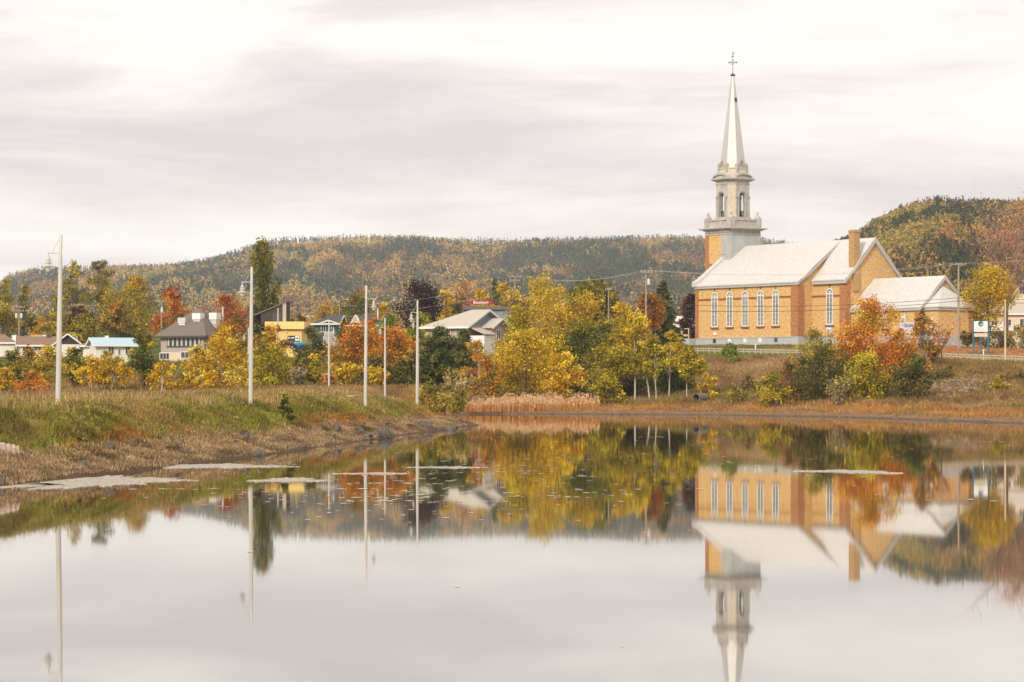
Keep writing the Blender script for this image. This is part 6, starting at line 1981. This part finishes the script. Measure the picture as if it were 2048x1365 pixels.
# reed bed
n = 5200
col = RNG.uniform(928, 1200, n); D = RNG.uniform(334, 345, n); X = (col - 1024) / F * D
k = RNG.random(n) < np.interp(col, [928, 945, 1118, 1130, 1160, 1200], [.35, .8, .8, .12, .4, .12]); X, D = X[k], D[k]; col = col[k]
Z = np.maximum(height(X, D), .3)
hh = RNG.uniform(.8, 1.6, len(X)) * (.35 + 1.0 * fbm(col * .06, D * .5, 19, 3)) * np.interp(col, [928, 960, 1200], [.8, 1, .95])
V = []; Q = []; CC = []
C = np.array([lin((196, 140, 82)), lin((178, 122, 66)), lin((210, 158, 100))])[RNG.integers(0, 3, len(X))]
blades('reeds', X, D, Z, C, hh * .92, .045, lean=.10, per=2, spread=.12)
top = np.stack([X + RNG.normal(0, .08, len(X)), D, Z + hh], 1)
P = np.repeat(top, 4, 0) + RNG.normal(size=(len(X) * 4, 3)) * np.array([.05, .05, .11])
V, Q, CC = leaf_mesh(P, np.array(lin((222, 184, 140)))[None] * RNG.uniform(.7, 1.1, (len(P), 1)), .19, .1, .5)
tag(link('reed_plumes', mesh_np('reed_plumes', V, Q, CC), M['leaf']), kind='stuff')
# fallen leaves on the verge at the right
n = 5000
col = RNG.uniform(1835, 2140, n); X0 = (col - 1024) / F; D = RNG.uniform(398, 450, n); X = X0 * D
k = (D - road_y(X) > 13.6); X, D = X[k], D[k]
P = np.stack([X, D, height(X, D) + .05], 1)
V, Q, CC = leaf_mesh(P, np.array(lin((200, 142, 96)))[None] * RNG.uniform(.6, 1.15, (len(P), 1)), .30, 1.2, .8)
tag(link('fallen_leaves', mesh_np('fallen_leaves', V, Q, CC), M['leaf']), kind='stuff')

# floating scum
M['scum'] = mat('pond_scum', (.40, .355, .30), .9, noise=.75, nscale=7.0, spec=.1, detail=8)


def scum(label, x0, x1, y0, y1, seed, tilt=0.0):
    """flat raft of pale scum: corner columns and rows in the photograph"""
    yc = (y0 + y1) / 2; D = F * CZ / (yc - HY)
    ax = (x1 - x0) / 2 * D / F; Dn, Df = F * CZ / (y1 - HY), F * CZ / (y0 - HY); ay = (Df - Dn) / 2
    r_ = random.Random(seed); n = 200; pts = []
    for k in range(n):
        a = 2 * PI * k / n
        f = 1 + .18 * math.sin(3 * a + seed) + .14 * math.sin(7 * a + seed * 2) + .10 * math.sin(17 * a + seed * 3) + .06 * math.sin(31 * a + seed) + r_.uniform(-.14, .10)
        sp = abs(math.cos(a)) ** 1.0
        pts.append((ax * f * math.copysign(sp, math.cos(a)), ay * (f if abs(math.sin(a)) > .2 else .8) * math.sin(a) * (.45 + .55 * math.sin(PI * (.5 + .5 * math.cos(a))) if True else 1) + tilt * ax * math.cos(a)))
    o = B().prism(pts, 'z', .004, .018).build('scum_raft', M['scum'], None, loc=(((x0 + x1) / 2 - 1024) / F * D, (Dn + Df) / 2, 0))
    tag(o, label, 'scum raft', 'floating scum rafts')


scum('largest pale scum raft by the shore at the left', 60, 340, 953, 977, 1, .5)
scum('long thin scum raft touching the left border', -40, 115, 966, 977, 7)
scum('long scum raft below the dark rusty boulder\'s right', 322, 560, 929, 938, 2)
scum('flat scum raft under the reflected small spruce', 508, 648, 957, 966, 3)
scum('thin scum raft lying alone below the right thicket\'s reflection', 1616, 1790, 941, 948, 4, -.6)
scum('narrow scum streak left of the third lamp post\'s reflection', 690, 810, 946, 950, 5)
scum('narrow scum streak at the two headed lamp post\'s reflection', 828, 960, 934, 937, 6)
# specks: far too many to count
V = []; Q = []
n = 520
for i in range(n):
    r0 = RNG.random()
    if r0 < .45: x = RNG.normal(800, 190); y = RNG.normal(985, 30)
    elif r0 < .8: x = RNG.normal(1120, 200); y = RNG.normal(935, 40)
    elif r0 < .985: x = RNG.uniform(900, 2000); y = RNG.uniform(860, 1010)
    else: x = RNG.uniform(200, 2000); y = RNG.uniform(1000, 1320)
    if y < 862: continue
    D = F * CZ / (y - HY); X = (x - 1024) / F * D
    if shore_dist(np.array([X]), np.array([D]))[0] > -.8: continue
    big = RNG.random() < .12 and y < 1010
    m = RNG.integers(2, 9) if big else 1
    for j in range(m):
        ax = RNG.uniform(.03, .13) * (1.5 if big else 1) * np.interp(y, [860, 1000, 1300], [1.3, 1, .35]); ay = ax * RNG.uniform(.7, 1.6)
        cx_, cy_ = X + (RNG.normal(0, .9) if big else 0), D + RNG.normal(0, .35) * (m > 1)
        k0 = len(V); a0 = RNG.uniform(0, 6)
        for t in range(6):
            a = a0 + t * PI / 3; V.append((cx_ + ax * math.cos(a) * RNG.uniform(.6, 1.2), cy_ + ay * math.sin(a) * RNG.uniform(.6, 1.2), .012))
        Q.append([k0 + t for t in range(6)])
tag(link('scum_specks', mesh_np('scum_specks', V, np.array(Q)), mat('scum_flakes', (.62, .57, .50), .9)), kind='stuff')

# ------------------------------------------------------------------ air
hz = B().box(-1500, 1800, -20, 3900, -3.0, 330).build('haze', None)
hm = bpy.data.materials.new('haze'); hm.use_nodes = True
t = hm.node_tree; t.nodes.clear()
pv = t.nodes.new('ShaderNodeVolumePrincipled')
pv.inputs['Color'].default_value = (.80, .86, .97, 1)
pv.inputs['Density'].default_value = 0.8e-4
pv.inputs['Anisotropy'].default_value = 0.0
ou = t.nodes.new('ShaderNodeOutputMaterial'); t.links.new(pv.outputs[0], ou.inputs['Volume'])
hz.data.materials.append(hm)
tag(hz, kind='stuff')
